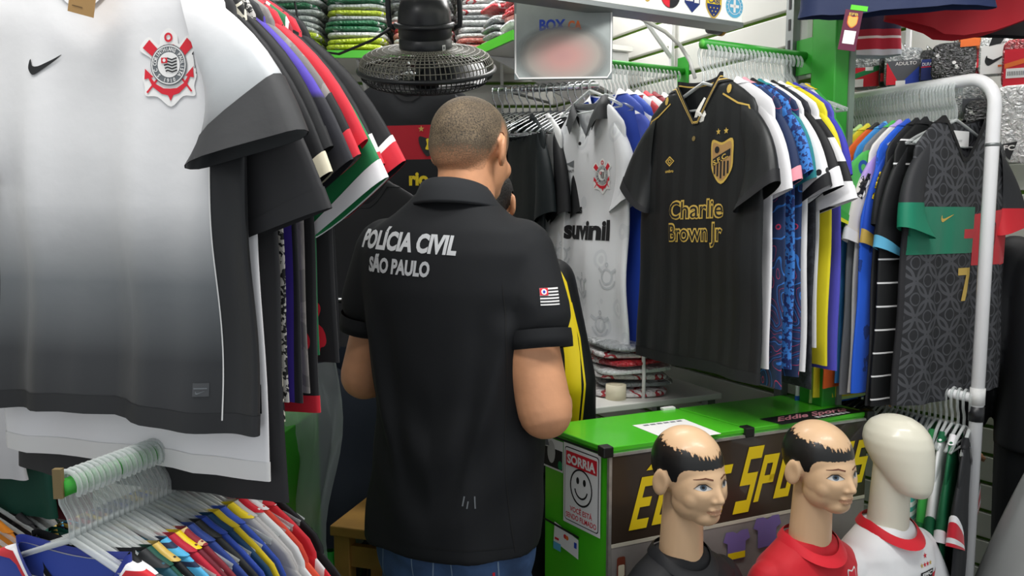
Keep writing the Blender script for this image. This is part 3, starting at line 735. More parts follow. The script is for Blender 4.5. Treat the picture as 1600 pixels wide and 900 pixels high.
decal('piping', pip[:1], j, fm, 0.01, 'thin gold shoulder piping'); decal('piping', pip[1:2], j, fm, 0.01, 'thin gold shoulder piping')
for q_ in pip[2:]: decal('small_badge', [q_], j, fm, 0.01)
o = MB().grid([[Vector((x, -0.028-0.006*math.sin(z*60), z)) for x in (0.0, 0.02, 0.04)] for z in (-0.035, -0.055, -0.075, -0.095)]).build('paper_tag', mat('paper_white', '#e9e7e0', 0.7), j)
o.rotation_euler = (0, 0.5, 0); o.location = (0.04, 0.02, -0.012)
clean(j)
swirl = fab('cloth_blue_swirl', '#1b3c78', 'swirl', scale=7, stops=[(0, '#16305c'), (0.45, '#2a6fc0'), (0.55, '#15294f'), (0.965, '#c0355a')])
spk = fab('cloth_blue_speckle', '#2a5fb8', 'camo', scale=90, stops=[(0, '#1d2f6c'), (0.48, '#3a7fd0')])
kap = fab('cloth_white_marks', '#ebebeb', 'spots', scale=22, stops=[(0, '#1b1b1d'), (0.2, '#ebebeb')])
stp = fab('cloth_black_tonal', '#22242a', 'camo', scale=60, stops=[(0, '#1e2026'), (0.5, '#2b2d35')])
r3 = [
    (0.045, 'white jersey peeking out under the black and gold sleeve', wht, wht, None, wht, dict(L=0.74, hw=0.235, sl=0.235, sa=68)),
    (0.070, 'navy jersey with pink piping and blue swirl print on green rod', swirl, F('#1c2c50'), M_pink, M_pink, dict(L=0.79, hw=0.255, sl=0.215, sa=66)),
    (0.098, 'bright blue speckled jersey on green rod', spk, spk, None, blk, dict(L=0.75, hw=0.25, sl=0.20, sa=64)),
    (0.124, 'teal jersey with blue swirl body on green rod', swirl, F('#1f7f86'), None, None, dict(L=0.77, hw=0.25, sl=0.21, sa=64)),
    (0.150, 'white jersey with black marks along the sleeve on green rod', F('#e7e7e8'), kap, blk, wht, dict(L=0.76, hw=0.25, sl=0.24, sa=64)),
    (0.178, 'black tonal jersey with wide white cuffs on green rod', stp, F('#1d1e20'), [(0.045, 0, wht)], blk, dict(L=0.80, hw=0.255, sl=0.25, sa=60, cw=0.17, pd=18)),
    (0.206, 'white jersey with black blocks on the sleeve on green rod', F('#e8e8ea'), fab('cloth_block', '#ececec', 'stripes', axis='Z', scale=9, stops=[(0, '#ececec'), (0.55, '#1a1a1c')]), wht, wht, dict(L=0.70, hw=0.24, sl=0.28, sa=58, cw=0.17, pd=18)),
    (0.236, 'yellow jersey on green rod', F('#dccf1d'), F('#dccf1d'), None, None, dict(L=0.745, hw=0.255, sl=0.18, sa=66)),
    (0.264, 'violet blue jersey on green rod', F('#4a48b4'), F('#3636b0'), None, None, dict(L=0.765, hw=0.262, sl=0.2, sa=66)),
    (0.294, 'white jersey with grey shoulder near the wall on green rod', F('#dcdcde'), F('#8d8f94'), None, None, dict(L=0.7, hw=0.22, sh=0.19, sl=0.16, sa=70)),
    (0.312, 'green and yellow jersey nearest the wall on green rod', F('#2f9a3c'), F('#2f9a3c'), M_yellow, M_yellow, dict(L=0.7, hw=0.22, sh=0.19, sl=0.16, sa=70)),
]
for i, (s, lb, b_, sl_, cf, co, kw) in enumerate(r3):
    j, bo = jersey(lb, rod3(s*0.93+0.008), YR+math.radians(random.Random(i+3).uniform(-2, 2)), b_, sl_, cf, co, seed=i+300, th=0.010, sth=0.011, **kw); clean(j)
for i in range(24):
    s = 0.008+i*0.0148
    hang(H_ad, rod3(s)+Vector((0, 0, -0.008)), YR+math.radians(random.Random(i).uniform(-4, 4)), 'clear hanger, %s from the open end of the right green rod' % nth(i+1), 'clear hangers on the right green rod')

# ================================================================== second green rod with the white polo
R2e = Vector((0.616, 2.79, 0)); R2 = R2e-RR*0.40; R2.z = W(1065, 112, 2.79).z
wall_rod('green_rod', R2, 0.395, 'green rod sticking out of the wall above the white collared jersey')
Z2 = R2.z-0.10
def rod2(s): return Vector((R2.x, R2.y, Z2))+RR*s
polo_c = fab('cloth_silver_white', '#d9dcdf', 'rings', scale=9, stops=[(0, '#d2d5d9'), (0.12, '#dfe2e4'), (0.2, '#d3d6da'), (0.3, '#dee0e3')], rough=0.4)
j, bo = jersey('silver white jersey with charcoal collar, red anchor crest and black sponsor lettering', rod2(0.0)+Vector((0, 0, -0.045)), YR, polo_c, polo_c, F('#e2e4e7'), F('#2a2c2e'), L=0.80, hw=0.245, sh=0.205, nw=0.09, nd=0.11, vneck=True, polo=True,
               th=0.02, sl=0.25, sa=66, cw=0.14, folds=0.013, nf=2.4, seed=15, nu=72, nv=40, sth=0.024, hemwave=0.01)
fm = front_map(bo)
decal('crest', corinthians(0.105, 0.105, -0.235), j, fm, 0.012, 'red anchor crest')
decal('maker_mark', [(poly((-0.12, -0.185), (-0.07, -0.175), (-0.075, -0.2)), M_grey, 0.0014), (textfit('PENALTY', -0.096, -0.215, 0.05, 0.009, 0.02), M_black, 0.0014)], j, fm, 0.01)
decal('lettering', [(textfit('tintas', -0.065, -0.355, 0.10, 0.03, 0.04), M_black, 0.0014)], j, fm, 0.01, 'small black sponsor lettering'); decal('lettering', [(textfit('suvinil', 0.01, -0.44, 0.27, 0.06, 0.05), M_black, 0.0014)], j, fm, 0.01, 'large black sponsor lettering')
for x_, z_ in ((0.0, -0.6), (-0.13, -0.5), (0.14, -0.56), (-0.1, -0.7), (0.1, -0.72), (-0.16, -0.3)):
    decal('tonal_crest', [(xf(merge(ringf(0, 0, 0.24, 0.32, 18), stroke([(-0.5, 0.3), (-0.25, 0.15)], 0.12), stroke([(0.5, 0.3), (0.25, 0.15)], 0.12), ringf(0, 0, 0.42, 0.5, 10, math.pi*1.1, math.pi*1.9), ringf(0, 0.45, 0.05, 0.1, 8)), 0.085, None, x_, z_), mat('tonal_grey', '#c3c7cb', 0.5), 0.0011)], j, fm, 0.01)
o = MB().lathe([(0.006, 0), (0.006, 0.004)], 12).build('button', M_black, j); o.location = (0.0, -0.036, -0.125); o.rotation_euler = (math.pi/2, 0, 0)
decal('collar_tag', [(rect(-0.02, -0.05, 0.02, -0.02), M_white, 0), (poly((-0.008, -0.042), (0, -0.028), (0.008, -0.042)), M_black, 0.001)], j, plane_map((0.01, 0.012, 0), (1, 0, 0), (0, 0, 1)))
clean(j)
bst = fab('cloth_blue_three_stripes', '#2340a8', 'bands', axis='Z', lo=-0.3, hi=0.0, stops=[(0, '#2340a8'), (0.70, '#eeeeee'), (0.74, '#2340a8'), (0.79, '#eeeeee'), (0.83, '#2340a8'), (0.88, '#eeeeee'), (0.92, '#2340a8')])
r2 = [
    (0.060, 'royal blue jersey with white shoulder stripes behind the white collared jersey', F('#1f46b4'), bst, None, wht, dict(L=0.83, hw=0.30, sl=0.22)),
    (0.095, 'blue and white jersey on second green rod', F('#2a55c2'), wht, None, None, dict(L=0.80, hw=0.27)),
    (0.130, 'red and white striped jersey on second green rod', fab('cloth_red_white_wide', '#c4252f', 'stripes', axis='X', scale=12, stops=[(0, '#c4252f'), (0.5, '#ececec')]), F('#c4252f'), wht, wht, dict(L=0.74)),
    (0.165, 'white jersey with red collar on second green rod', wht, wht, M_red, M_red, dict(L=0.74)),
    (0.200, 'dark red jersey on second green rod', F('#8f1d2a'), None, None, None, dict(L=0.74)),
    (0.240, 'black jersey with white trim on second green rod', blk, blk, wht, wht, dict(L=0.74)),
    (0.285, 'navy jersey nearest the wall on second green rod', F('#1f2a4a'), None, None, None, dict(L=0.74)),
]
for i, (s, lb, b_, sl_, cf, co, kw) in enumerate(r2):
    j, bo = jersey(lb, rod2(s), YR, b_, sl_, cf, co, seed=i+340, th=0.012, sth=0.013, **kw); clean(j)
for i in range(20):
    hang(H_ad, rod2((0.0 if i == 0 else 0.045+i*0.0165))+Vector((0, 0, -0.008 if i else -0.0)), YR+math.radians(random.Random(i).uniform(-4, 4)), 'clear hanger, %s from the open end of the second green rod' % nth(i+1), 'clear hangers on the second green rod')

# ================================================================== chrome rail in the back corner with empty hangers and dark jackets
a = W(772, 143, 3.0); b = W(936, 126, 2.86); b.z = a.z
t = empty('chrome_rail', a, 0, 'chrome rail with empty hangers behind the police officer', 'rail')
MB().tube([Vector((0, 0, 0)), b-a], 0.012, 12).build('rod', M_chrome, t, True)
for k in (0.12, 0.9): MB().tube([(b-a)*k, (b-a)*k+Vector((0.18, 0.32, 0))], 0.006, 8).build('bracket', M_galv, t, True)
ra = math.atan2((b-a).y, (b-a).x)
for i in range(15):
    p = a.lerp(b, 0.02+i*0.066)-Vector((0, 0, 0.088))
    hang(H_ch, p, ra+math.radians(58+random.Random(i).uniform(-10, 10)), 'metal hanger, %s from the left end of the back chrome rail' % nth(i+1), 'metal hangers on the back chrome rail')
for i, (k, lb, b_, s_, c_) in enumerate([
        (0.30, 'dark green black jacket hanging at the back rail', F('#10191c'), F('#10191c'), None), (0.45, 'black and white jersey with white collar trim at the back rail', F('#d5d6d6'), blk, wht),
        (0.58, 'black jersey with white shoulder stripe at the back rail', blk, blk, wht), (0.68, 'white and bright blue jersey at the back rail', F('#2746bb'), wht, None), (0.78, 'red jersey at the back rail', F('#8d1f2b'), F('#8d1f2b'), None)]):
    p = a.lerp(b, k)-Vector((0, 0, 0.105))
    j, bo = jersey(lb, p, ra-math.radians(52), b_, s_, None, c_, L=0.72 if i else 0.86, hw=0.25 if i else 0.23, th=0.02, seed=i+380, sl=0.3, sa=70, folds=0.012); clean(j)

# red and black jersey on the back wall (left of the officer's head)
spt = fab('cloth_red_black_bands', '#17181b', 'bands', axis='Z', lo=-0.75, hi=0.0, stops=[(0, '#17191d'), (0.2, '#b81a2c'), (0.38, '#17191d'), (0.575, '#17191d'), (0.60, '#b81a2c'), (0.765, '#17191d')])
pS = W(640, 120, 2.85)
j, bo = jersey('black and red banded jersey with small lion shield behind the fan', pS, math.radians(-12), spt, F('#17191d'), None, F('#101114'), L=0.75, hw=0.26, th=0.025, seed=91, nu=48, nv=30, sl=0.27, sa=60)
fm = front_map(bo)
decal('crest', [(xf(smooth_poly([(-0.5, 0.5), (0, 0.4), (0.5, 0.5), (0.45, 0), (0, -0.6), (-0.45, 0)], 4), 0.066, None, 0.075, -0.25), M_black, 0.0014), (xf(smooth_poly([(-0.1, 0.3), (0.15, 0.3), (0.1, 0), (0.2, -0.3), (-0.15, -0.3), (-0.05, 0)], 3), 0.06, None, 0.075, -0.245), M_yellow, 0.0022),
                (star(0.05, -0.19, 0.012), M_gold, 0.0015), (star(0.10, -0.193, 0.012), M_gold, 0.0015)], j, fm, 0.01, 'black shield with yellow lion')
decal('lettering', [(textfit('rio', 0.04, -0.39, 0.075, 0.045, 0.05), M_yellow, 0.0014)], j, fm, 0.01, 'yellow lettering')
clean(j); hang(H_ad, pS+Vector((0, 0, 0.012)), math.radians(-12), 'clear hanger holding the red banded jersey behind the fan', None)
pb = W(588, 250, 2.7)
j, bo = jersey('black jersey hanging below and left of the fan', W(570, 285, 2.62), math.radians(-15), blk, blk, None, blk, L=0.7, hw=0.25, th=0.02, seed=92); clean(j)
# dark trousers-like jackets hanging in the shade between left rack and officer
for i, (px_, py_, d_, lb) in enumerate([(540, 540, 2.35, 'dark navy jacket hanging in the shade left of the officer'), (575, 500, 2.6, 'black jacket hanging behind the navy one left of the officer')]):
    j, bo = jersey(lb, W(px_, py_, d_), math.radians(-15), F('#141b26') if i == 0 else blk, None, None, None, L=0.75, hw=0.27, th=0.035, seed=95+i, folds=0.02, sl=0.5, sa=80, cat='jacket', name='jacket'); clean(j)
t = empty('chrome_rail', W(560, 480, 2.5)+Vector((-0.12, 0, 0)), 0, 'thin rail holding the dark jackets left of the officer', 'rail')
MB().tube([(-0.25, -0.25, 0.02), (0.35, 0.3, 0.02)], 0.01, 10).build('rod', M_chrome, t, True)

# ================================================================== white rolling rack (right)
YW = math.radians(28); RW = Vector((-0.4695, 0.8829, 0))
Q0 = W(1497, 128, 2.1)
t = empty('rolling_rack', (Q0.x, Q0.y, 0), 0, 'white steel clothes rack with rounded corner at the right', 'rack')
zt = Q0.z; fw = -RW
arc = [RW*0.42+Vector((0, 0, zt-0.075)), ]
def hoop(k0, k1):
    pts = [fw*k0+Vector((0, 0, 0.12))]
    for i in range(9):
        a_ = math.pi/2*i/8; pts.append(fw*(k0-0.07+0.07*math.cos(a_))+Vector((0, 0, zt-0.07+0.07*math.sin(a_))))
    for i in range(9):
        a_ = math.pi/2*(1-i/8); pts.append(fw*(k1+0.07-0.07*math.cos(a_))+Vector((0, 0, zt-0.07+0.07*math.sin(a_))))
    pts.append(fw*k1+Vector((0, 0, 0.12))); return pts
MB().tube(hoop(0.10, -0.50), 0.0165, 12).build('frame', M_whitepipe, t, True)
zl = W(1500, 618, 2.05).z
MB().tube([fw*0.10+Vector((0, 0, zl)), fw*-0.50+Vector((0, 0, zl))], 0.013, 10).build('lower_rod', M_whitepipe, t, True)
for k in (0.10, -0.50):
    p = fw*k; side = Vector((fw.y, -fw.x, 0))
    MB().tube([p-side*0.22+Vector((0, 0, 0.11)), p+side*0.22+Vector((0, 0, 0.11))], 0.0165, 10).build('foot', M_whitepipe, t, True)
    for s in (-1, 1): MB().lathe([(0.03, -0.012), (0.045, -0.012), (0.045, 0.012), (0.03, 0.012)], 16, Matrix.Translation(p+side*0.2*s+Vector((0, 0, 0.045))) @ Matrix.Rotation(math.pi/2, 4, 'X')).build('wheel', M_blackplastic, t, True)
    MB().tube([p+Vector((0, 0, zl-0.06)), p+Vector((0, 0, zl-0.02))], 0.019, 12).build('joint_sleeve', M_blackplastic, t, True)
    MB().tube([p+Vector((0, 0, zl-0.015)), p+Vector((0, 0, zl+0.03))], 0.0185, 12).build('collar_clamp', mat('worn_white', '#d8d8d6', 0.5, var=0.2, vscale=30), t, True)
MB().tube([fw*0.10+Vector((0, 0, zt-0.17)), fw*0.10+Vector((0, 0, zt-0.178))], 0.0172, 12).build('joint_ring', M_galv, t, True)
def rackp(s, dz=-0.098): return Vector((Q0.x, Q0.y, zt+dz))+RW*s
chain = fab('cloth_linked_rings', '#26272a', 'lattice', c2='#4a4b4f', scale=10.5)
pt_l = fab('cloth_sleeve_green', '#26272a', 'bands', axis='Z', lo=-0.5, hi=0.0, stops=[(0, '#137a5c'), (0.55, '#2a2b2e')]); pt_r = fab('cloth_sleeve_red', '#26272a', 'bands', axis='Z', lo=-0.5, hi=0.0, stops=[(0, '#c9242f'), (0.52, '#2a2b2e')])
j, bo = jersey('black ring print jersey with green and red chest band, frontmost on white rack', rackp(0.0)+Vector((0.02, 0, 0)), YW, chain, (pt_r, pt_l), None, F('#141416'), L=0.76, hw=0.235, sh=0.20, nw=0.085, nd=0.12, vneck=True, th=0.018, sl=0.235, sa=66, cw=0.13, pd=14,
               folds=0.006, seed=33, nu=72, nv=40, sth=0.022, sy=-0.02, inset=F('#232326'))
fm = front_map(bo)
gband = F('#137a5c'); rband = F('#c9242f')
decal('chest_band', [(rect(-0.225, -0.36, 0.045, -0.235), gband, 0.0012), (poly((0.045, -0.395), (0.232, -0.395), (0.232, -0.235), (0.045, -0.255)), rband, 0.0012), (rect(0.0, -0.32, 0.05, -0.295), rband, 0.0016)], j, fm, 0.01, 'green and red chest band')
decal('swoosh', [swoosh(0.045, -0.075, -0.265, M_gold, 0.002)], j, fm, 0.01)
decal('number', [(xf(poly((-0.4, 0.5), (0.4, 0.5), (0.4, 0.3), (0.05, -0.5), (-0.2, -0.5), (0.12, 0.28), (-0.4, 0.28)), 0.07, 0.09, 0.01, -0.445), M_gold, 0.0018)], j, fm, 0.01)
decal('crest', [(a_[0], a_[1], a_[2]+0.001) for a_ in shield(0.085, 0.115, -0.32, rband, M_black, k=0.8)] + [(circ(0.115, -0.32, 0.015, 12), M_gold, 0.0034)], j, fm, 0.01)
decal('neck_label', [(rect(-0.045, -0.075, 0.045, -0.03), M_white, 0), (textfit('DRI-FIT', 0.0, -0.06, 0.03, 0.006), M_grey, 0.001)], j, plane_map((0, 0.010, 0), (1, 0, 0), (0, 0, 1)))
clean(j)
lines = fab('cloth_black_white_lines', '#161718', 'stripes', axis='Z', scale=16, stops=[(0, '#e6e6e6'), (0.07, '#161718')])
gleo = fab('cloth_green_leopard', '#4fae4e', 'rings', scale=21, stops=[(0, '#4fb455'), (0.2, '#1c4f9c'), (0.42, '#4fb455')])
tear = fab('cloth_blue_tears', '#1c58d0', 'camo', scale=22, stops=[(0, '#123a8a'), (0.36, '#1d5cd6')])
wr_ = [
    (0.030, 'black jersey with thin white lines on white rack', lines, F('#1a1b1d'), M_sky, blk, dict(L=0.77, sl=0.28, sa=72, cw=0.15)),
    (0.056, 'plain black jersey with small sleeve on white rack', F('#232427'), F('#1c1d1f'), None, None, dict(L=0.77, sl=0.22, hw=0.248, sa=74)),
    (0.082, 'blue jersey with yellow sleeve letters and gold cuffs on white rack', tear, F('#1d50c4'), [(0.035, 0, M_gold)], F('#1d50c4'), dict(L=0.735, sl=0.27, hw=0.268, sa=72)),
    (0.106, 'white jersey with lilac shoulders on white rack', F('#e4e0dc'), fab('cloth_lilac_white', '#c9b3e0', 'ramp', lo=-0.3, hi=-0.06, stops=[(0, '#e6e0da'), (0.55, '#e6e0da'), (0.62, '#b79be0'), (1, '#b79be0')]), wht, F('#b79be0'), dict(L=0.74, sl=0.27, hw=0.258, sa=70)),
    (0.150, 'sky blue jersey on white rack', F('#3e8fd6'), fab('cloth_sky_mix', '#4aa0e0', 'camo', scale=30, stops=[(0, '#2b62b4'), (0.5, '#56aee6')]), None, None, dict(L=0.73, sl=0.24, hw=0.245)),
    (0.174, 'orange jersey with round black and white badge on white rack', F('#e2621e'), F('#e2621e'), None, F('#1a1a1a'), dict(L=0.745, sl=0.22, hw=0.268)),
    (0.128, 'green leopard print jersey with lime cuffs on white rack', F('#73757a'), gleo, [(0.035, 0.012, F('#3fae46')), (0.012, 0, F('#e4e32a'))], F('#3fae46'), dict(L=0.755, sl=0.25, sa=50, cw=0.17, hw=0.262, sh=0.215)),
    (0.206, 'lemon yellow jersey on white rack', F('#d9cc22'), None, None, None, dict(L=0.78, hw=0.265)),
    (0.232, 'pale lime jersey on white rack', F('#b9dc8a'), None, None, None, dict(L=0.80)),
    (0.258, 'sky cyan jersey on white rack', F('#3aa2cc'), None, None, F('#1a1a1a'), dict(L=0.74)),
    (0.286, 'white jersey with blue hem near the far end of white rack', F('#e6e7ea'), None, None, None, dict(L=0.82, hem=F('#1d5cb4'))),
]
wr_names = [r[1] for r in wr_]
for i, (s, lb, b_, sl_, cf, co, kw) in enumerate(wr_):
    k = dict(hw=0.25, sh=0.205, th=0.0105, sth=0.012, sl=0.22, sa=62, cw=0.15, pd=18); k.update(kw)
    j, bo = jersey(lb, rackp(s), YW+math.radians(random.Random(i+9).uniform(-2, 2)), b_, sl_, cf, co, seed=i+400, **k)
    so = [c for c in j.children if c.name.startswith('sleeve')][1]; sb = bvh_of(so)
    fms = ray_map(sb, (0, -0.3, 0), (1, 0, 0), (0, 0, 1), 0.6)
    if i == 2: decal('sleeve_lettering', [(xf(textfit('YEL', 0, 0, 0.13, 0.06, 0.06), 1, None, -0.235, -0.165, 1.1), M_yellow, 0.0016)], j, fms, 0.01)
    if i == 3: decal('sleeve_badge', [(circ(-0.255, -0.16, 0.026, 16, 0.045), M_black, 0.0014), (circ(-0.25, -0.15, 0.012, 10, 0.018), M_white, 0.002), (circ(-0.262, -0.185, 0.008, 10, 0.012), M_white, 0.002)], j, fms, 0.01)
    if i == 5: decal('sleeve_badge', [(circ(-0.235, -0.14, 0.034, 18, 0.042), M_white, 0.0014), (circ(-0.235, -0.14, 0.028, 16, 0.036), M_black, 0.002), (circ(-0.228, -0.135, 0.012, 10, 0.016), M_white, 0.0026)], j, fms, 0.01)
    clean(j)
for i in range(40):
    s = 0.0+i*0.0092
    hang(H_ad, rackp(s)+Vector((0, 0, -0.008)), YW+math.radians(random.Random(i+5).uniform(-5, 5)), 'clear hanger, %s from the front of the white rack top rod' % nth(i+1), 'clear hangers on the white rack')
# lower tier of the white rack: small jerseys
def rackl(s): return Vector((Q0.x, Q0.y, zl-0.10))+RW*s
lw_ = [
    (-0.035, 'small black jersey with red and white sleeve ends on lower white rack', F('#232427'), F('#232427'), [(0.07, 0.055, wht), (0.055, 0.02, rst), (0.02, 0.008, wht), (0.008, 0, rst)], blk),
    (0.0, 'small dark green jersey with white trim on lower white rack', F('#14603c'), F('#14603c'), wht, wht),
    (0.03, 'small white jersey with green cuffs on lower white rack', F('#e9eaea'), F('#e9eaea'), [(0.05, 0, F('#14603c'))], F('#14603c')),
    (0.06, 'small bright green triangle print jersey on lower white rack', tri, F('#3fb04a'), F('#1f7a40'), F('#1f7a40')),
    (0.09, 'small white jersey with teal stripes on lower white rack', F('#e6e8e8'), fab('cloth_teal_stripe', '#39a59a', 'stripes', axis='Z', scale=40, stops=[(0, '#39a59a'), (0.5, '#e6e8e8')]), None, None),
    (0.12, 'small royal blue striped jersey on lower white rack', fab('cloth_blue_tonal', '#1c5cc8', 'stripes', axis='Z', scale=22, stops=[(0, '#1c5cc8'), (0.5, '#2a6cd8')]), fab('cloth_blue_tonal', '#1c5cc8'), None, None),
    (0.15, 'small lime jersey on lower white rack', F('#8fcf6a'), None, None, None),
    (0.18, 'small pale green jersey with pink collar on lower white rack', F('#a9d8a0'), None, None, M_pink),
]
for i, (s, lb, b_, sl_, cf, co) in enumerate(lw_):
    j, bo = jersey(lb, rackl(s-0.05), YW+math.radians(24), b_, sl_, cf, co, seed=i+500, L=0.46, hw=0.19, sh=0.15, nw=0.06, sl=0.19, sa=70, cw=0.12, th=0.011, sth=0.012); clean(j)
for i in range(18):
    hang(H_sm, rackl(-0.085+i*0.0165)+Vector((0, 0, 0.012)), YW+math.radians(18+random.Random(i+15).uniform(-5, 5)), 'clear hanger, %s from the front of the white rack lower rod' % nth(i+1), 'clear hangers on the lower white rack')
for i in range(12):
    hang(H_bk, rackl(0.22+i*0.019)+Vector((0, 0, 0.012)), YW+math.radians(random.Random(i+25).uniform(-6, 6)), 'black hanger, %s from the front on the white rack lower rod' % nth(i+1), 'black hangers on the lower white rack')

# ================================================================== green counter
ZC = 0.95
FL, BL, FR, BR = WZ(948, 700, ZC), WZ(847, 664, ZC), WZ(1357, 643, ZC), WZ(1240, 615, ZC)
ctr = empty('counter', (FL.x, FL.y, 0), 0, 'bright green metal shop counter with yellow lettered front', 'counter')
def cl(p, z): return (p.x-FL.x, p.y-FL.y, z)
M_cgreen = mat('counter_green', '#4fc426', 0.3, coat=0.25, var=0.06, vscale=5)
def quadprism(mb, a, b, c, d, z0, z1):
    return mb.prism([(p.x-FL.x, p.y-FL.y) for p in (a, b, c, d)], z0, z1)
def ins(k):  # inset corners
    cc = (FL+BL+FR+BR)/4; return [p+(cc-p).normalized()*k for p in (FL, FR, BR, BL)]
quadprism(MB(), *ins(0.008), 0.02, ZC-0.012).build('body', M_cgreen, ctr, bevel=0.003)
for k0, k1 in ((0.0, 0.493), (0.503, 1.0)):
    quadprism(MB(), FL.lerp(FR, k0), FL.lerp(FR, k1), BL.lerp(BR, k1), BL.lerp(BR, k0), ZC-0.012, ZC).build('lid', M_cgreen, ctr, bevel=0.002)
ux = (FR-FL).normalized(); ux.z = 0; LF = (FR-FL).length; nf_ = Vector((ux.y, -ux.x, 0))
fmap = plane_map((nf_.x*0.004, nf_.y*0.004, 0), ux, (0, 0, 1))
M_brown = mat('sign_brown', '#3a3027', 0.3, coat=0.5, var=0.12, vscale=8)
M_steel = mat('brushed_trim', '#b9b6b0', 0.35, metal=0.6, var=0.2, vscale=30)
Mf = Matrix(((ux.x, -nf_.x, 0, 0), (ux.y, -nf_.y, 0, 0), (0, 0, 1, 0), (0, 0, 0, 1)))
MB().box((0.012, -0.004, 0.712), (LF-0.006, 0.006, ZC-0.022), Mf).build('sign_panel', M_brown, ctr)
MB().box((0.004, -0.006, ZC-0.022), (LF-0.002, 0.004, ZC-0.016), Mf).build('trim', M_steel, ctr)
MB().box((0.004, -0.006, 0.25), (0.012, 0.004, ZC-0.022), Mf).build('trim', M_steel, ctr)
MB().box((0.012, -0.005, 0.703), (LF-0.006, 0.004, 0.712), Mf).build('trim', mat('strip_cream', '#c9c4b2', 0.5), ctr)
MB().box((0.012, -0.004, 0.25), (LF-0.006, 0.006, 0.703), Mf).build('picture_panel', mat('panel_pale', '#8f8a86', 0.4, var=0.2, vscale=7), ctr)
def B(*rs): return merge(*[rect(*r) for r in rs])
GL = {'E': (B((0, 0, .19, 1), (.19, .81, .6, 1), (.19, .42, .52, .6), (.19, 0, .6, .19)), .66), 'L': (B((0, 0, .19, 1), (.19, 0, .58, .19)), .62), 'I': (B((0, 0, .2, 1)), .27),
      'T': (B((.2, 0, .4, .81), (0, .81, .6, 1)), .66), 'S': (B((0, .81, .6, 1), (0, .42, .19, .81), (.19, .42, .6, .6), (.41, .19, .6, .42), (0, 0, .6, .19)), .66),
      'P': (B((0, 0, .19, 1), (.19, .81, .6, 1), (.41, .42, .6, .81), (.19, .38, .6, .55)), .66), 'O': (B((0, 0, .19, 1), (.41, 0, .6, 1), (.19, .81, .41, 1), (.19, 0, .41, .19)), .66),
      'R': (merge(B((0, 0, .19, 1), (.19, .81, .6, 1), (.41, .47, .6, .81), (.19, .38, .6, .55)), poly((.3, .38), (.5, .38), (.64, 0), (.43, 0))), .68)}
def word(s, x0, x1, y, h, firsth, shear=0.28):
    tot = sum(GL[c][1] for c in s)+0.12*(len(s)-1); k = (x1-x0)/tot; x = x0; out = []
    for i, c in enumerate(s):
        hh = firsth if i == 0 else h
        y0 = y if i else y-(firsth-h)*0.45
        out.append(xf(GL[c][0], k, hh, x, y0, 0, shear)); x += (GL[c][1]+0.12)*k
    return merge(*out)
def u_of(px):
    k = (px-800)/1164.0; return (k*FL.y-FL.x)/(ux.x-k*ux.y)
lay = [(word('ELITE', u_of(981), u_of(1128), 0.742, 0.122, 0.128), M_yellow, 0.002), (word('SPORTES', u_of(1143), u_of(1345), 0.752, 0.122, 0.172), M_yellow, 0.002)]
ue = u_of(1010)
lay.append((poly((ue-0.005, 0.882), (ue+0.01, 0.897), (ue+0.05, 0.897), (ue+0.055, 0.882), (ue+0.042, 0.882), (ue+0.03, 0.889), (ue+0.012, 0.882)), M_yellow, 0.002))
decal('sign_lettering', lay, ctr, fmap, 0.05, 'yellow slanted shop name lettering')
tu = u_of(1150)
tee = poly((-.5, .5), (-.2, .5), (0, .4), (.2, .5), (.5, .5), (.62, .15), (.42, .05), (.4, -.6), (-.4, -.6), (-.42, .05), (-.62, .15))
decal('picture', [(xf(tee, 0.07, None, tu, 0.65), mat('tee_violet', '#7c6aa8', 0.5), 0.0045), (rect(tu-0.028, 0.61, tu+0.028, 0.628), M_yellow, 0.005)], ctr, fmap); decal('picture', [(xf(tee, 0.075, None, tu+0.1, 0.67), mat('tee_violet', '#7c6aa8'), 0.0045)], ctr, fmap)
decal('brown_sticker', [(rrect(u_of(962), 0.60, u_of(975), 0.68, 0.006), mat('sticker_brown', '#7a3a28', 0.5), 0.006), (rrect(u_of(964), 0.63, u_of(974), 0.66, 0.004), M_cream, 0.0065)], ctr, fmap)
# top: paper notice, club sticker, corner fittings
uxs = (FL-BL); uxs.z = 0; LS = uxs.length; uxs.normalize()
O_ = Vector((0, 0, ZC))
def tp(px, py):
    p = WZ(px, py, ZC); return (p.x-FL.x, p.y-FL.y)
tmap = lambda x, y, h: Vector((x, y, ZC+h))
q = [tp(988, 665), tp(1068, 655), tp(1127, 678), tp(1050, 690)]
def qmap(u, v): a = Vector(q[0]).lerp(Vector(q[1]), u); b_ = Vector(q[3]).lerp(Vector(q[2]), u); p = a.lerp(b_, v); return (p.x, p.y)
def qrect(u0, v0, u1, v1): return poly(*[qmap(*z) for z in ((u0, v0), (u1, v0), (u1, v1), (u0, v1))][::-1])
decal('paper_notice', [(qrect(0, 0, 1, 1), M_white, 0.0008)]+[(qrect(0.15+0.13*i, 0.06, 0.25+0.13*i, 0.12), M_grey, 0.0012) for i in range(6)], ctr, tmap)
q = [tp(1186, 655), tp(1310, 636), tp(1352, 643), tp(1222, 664)]
stk = [(poly(*q[::-1]), M_black, 0.0008)]
def qtext(s, u0, u1, v0, v1, m, h):
    t_ = textfit(s, 0.5, 0.0, 1.0, 1.0, 0.03, 0.15); return ([qmap(u0+(u1-u0)*x, v1+(v0-v1)*y) for x, y in t_[0]], t_[1]), m, h
stk.append(qtext('Eddie Sports', 0.06, 0.9, 0.15, 0.6, M_pink, 0.0014)); stk += [(qrect(0.45+0.06*i, 0.72, 0.49+0.06*i, 0.9), M_white, 0.0014) for i in range(7)]
decal('club_sticker', stk, ctr, tmap, None, 'black sticker with pink script lettering')
M_bracket = mat('black_bracket', '#1a1a1a', 0.4)
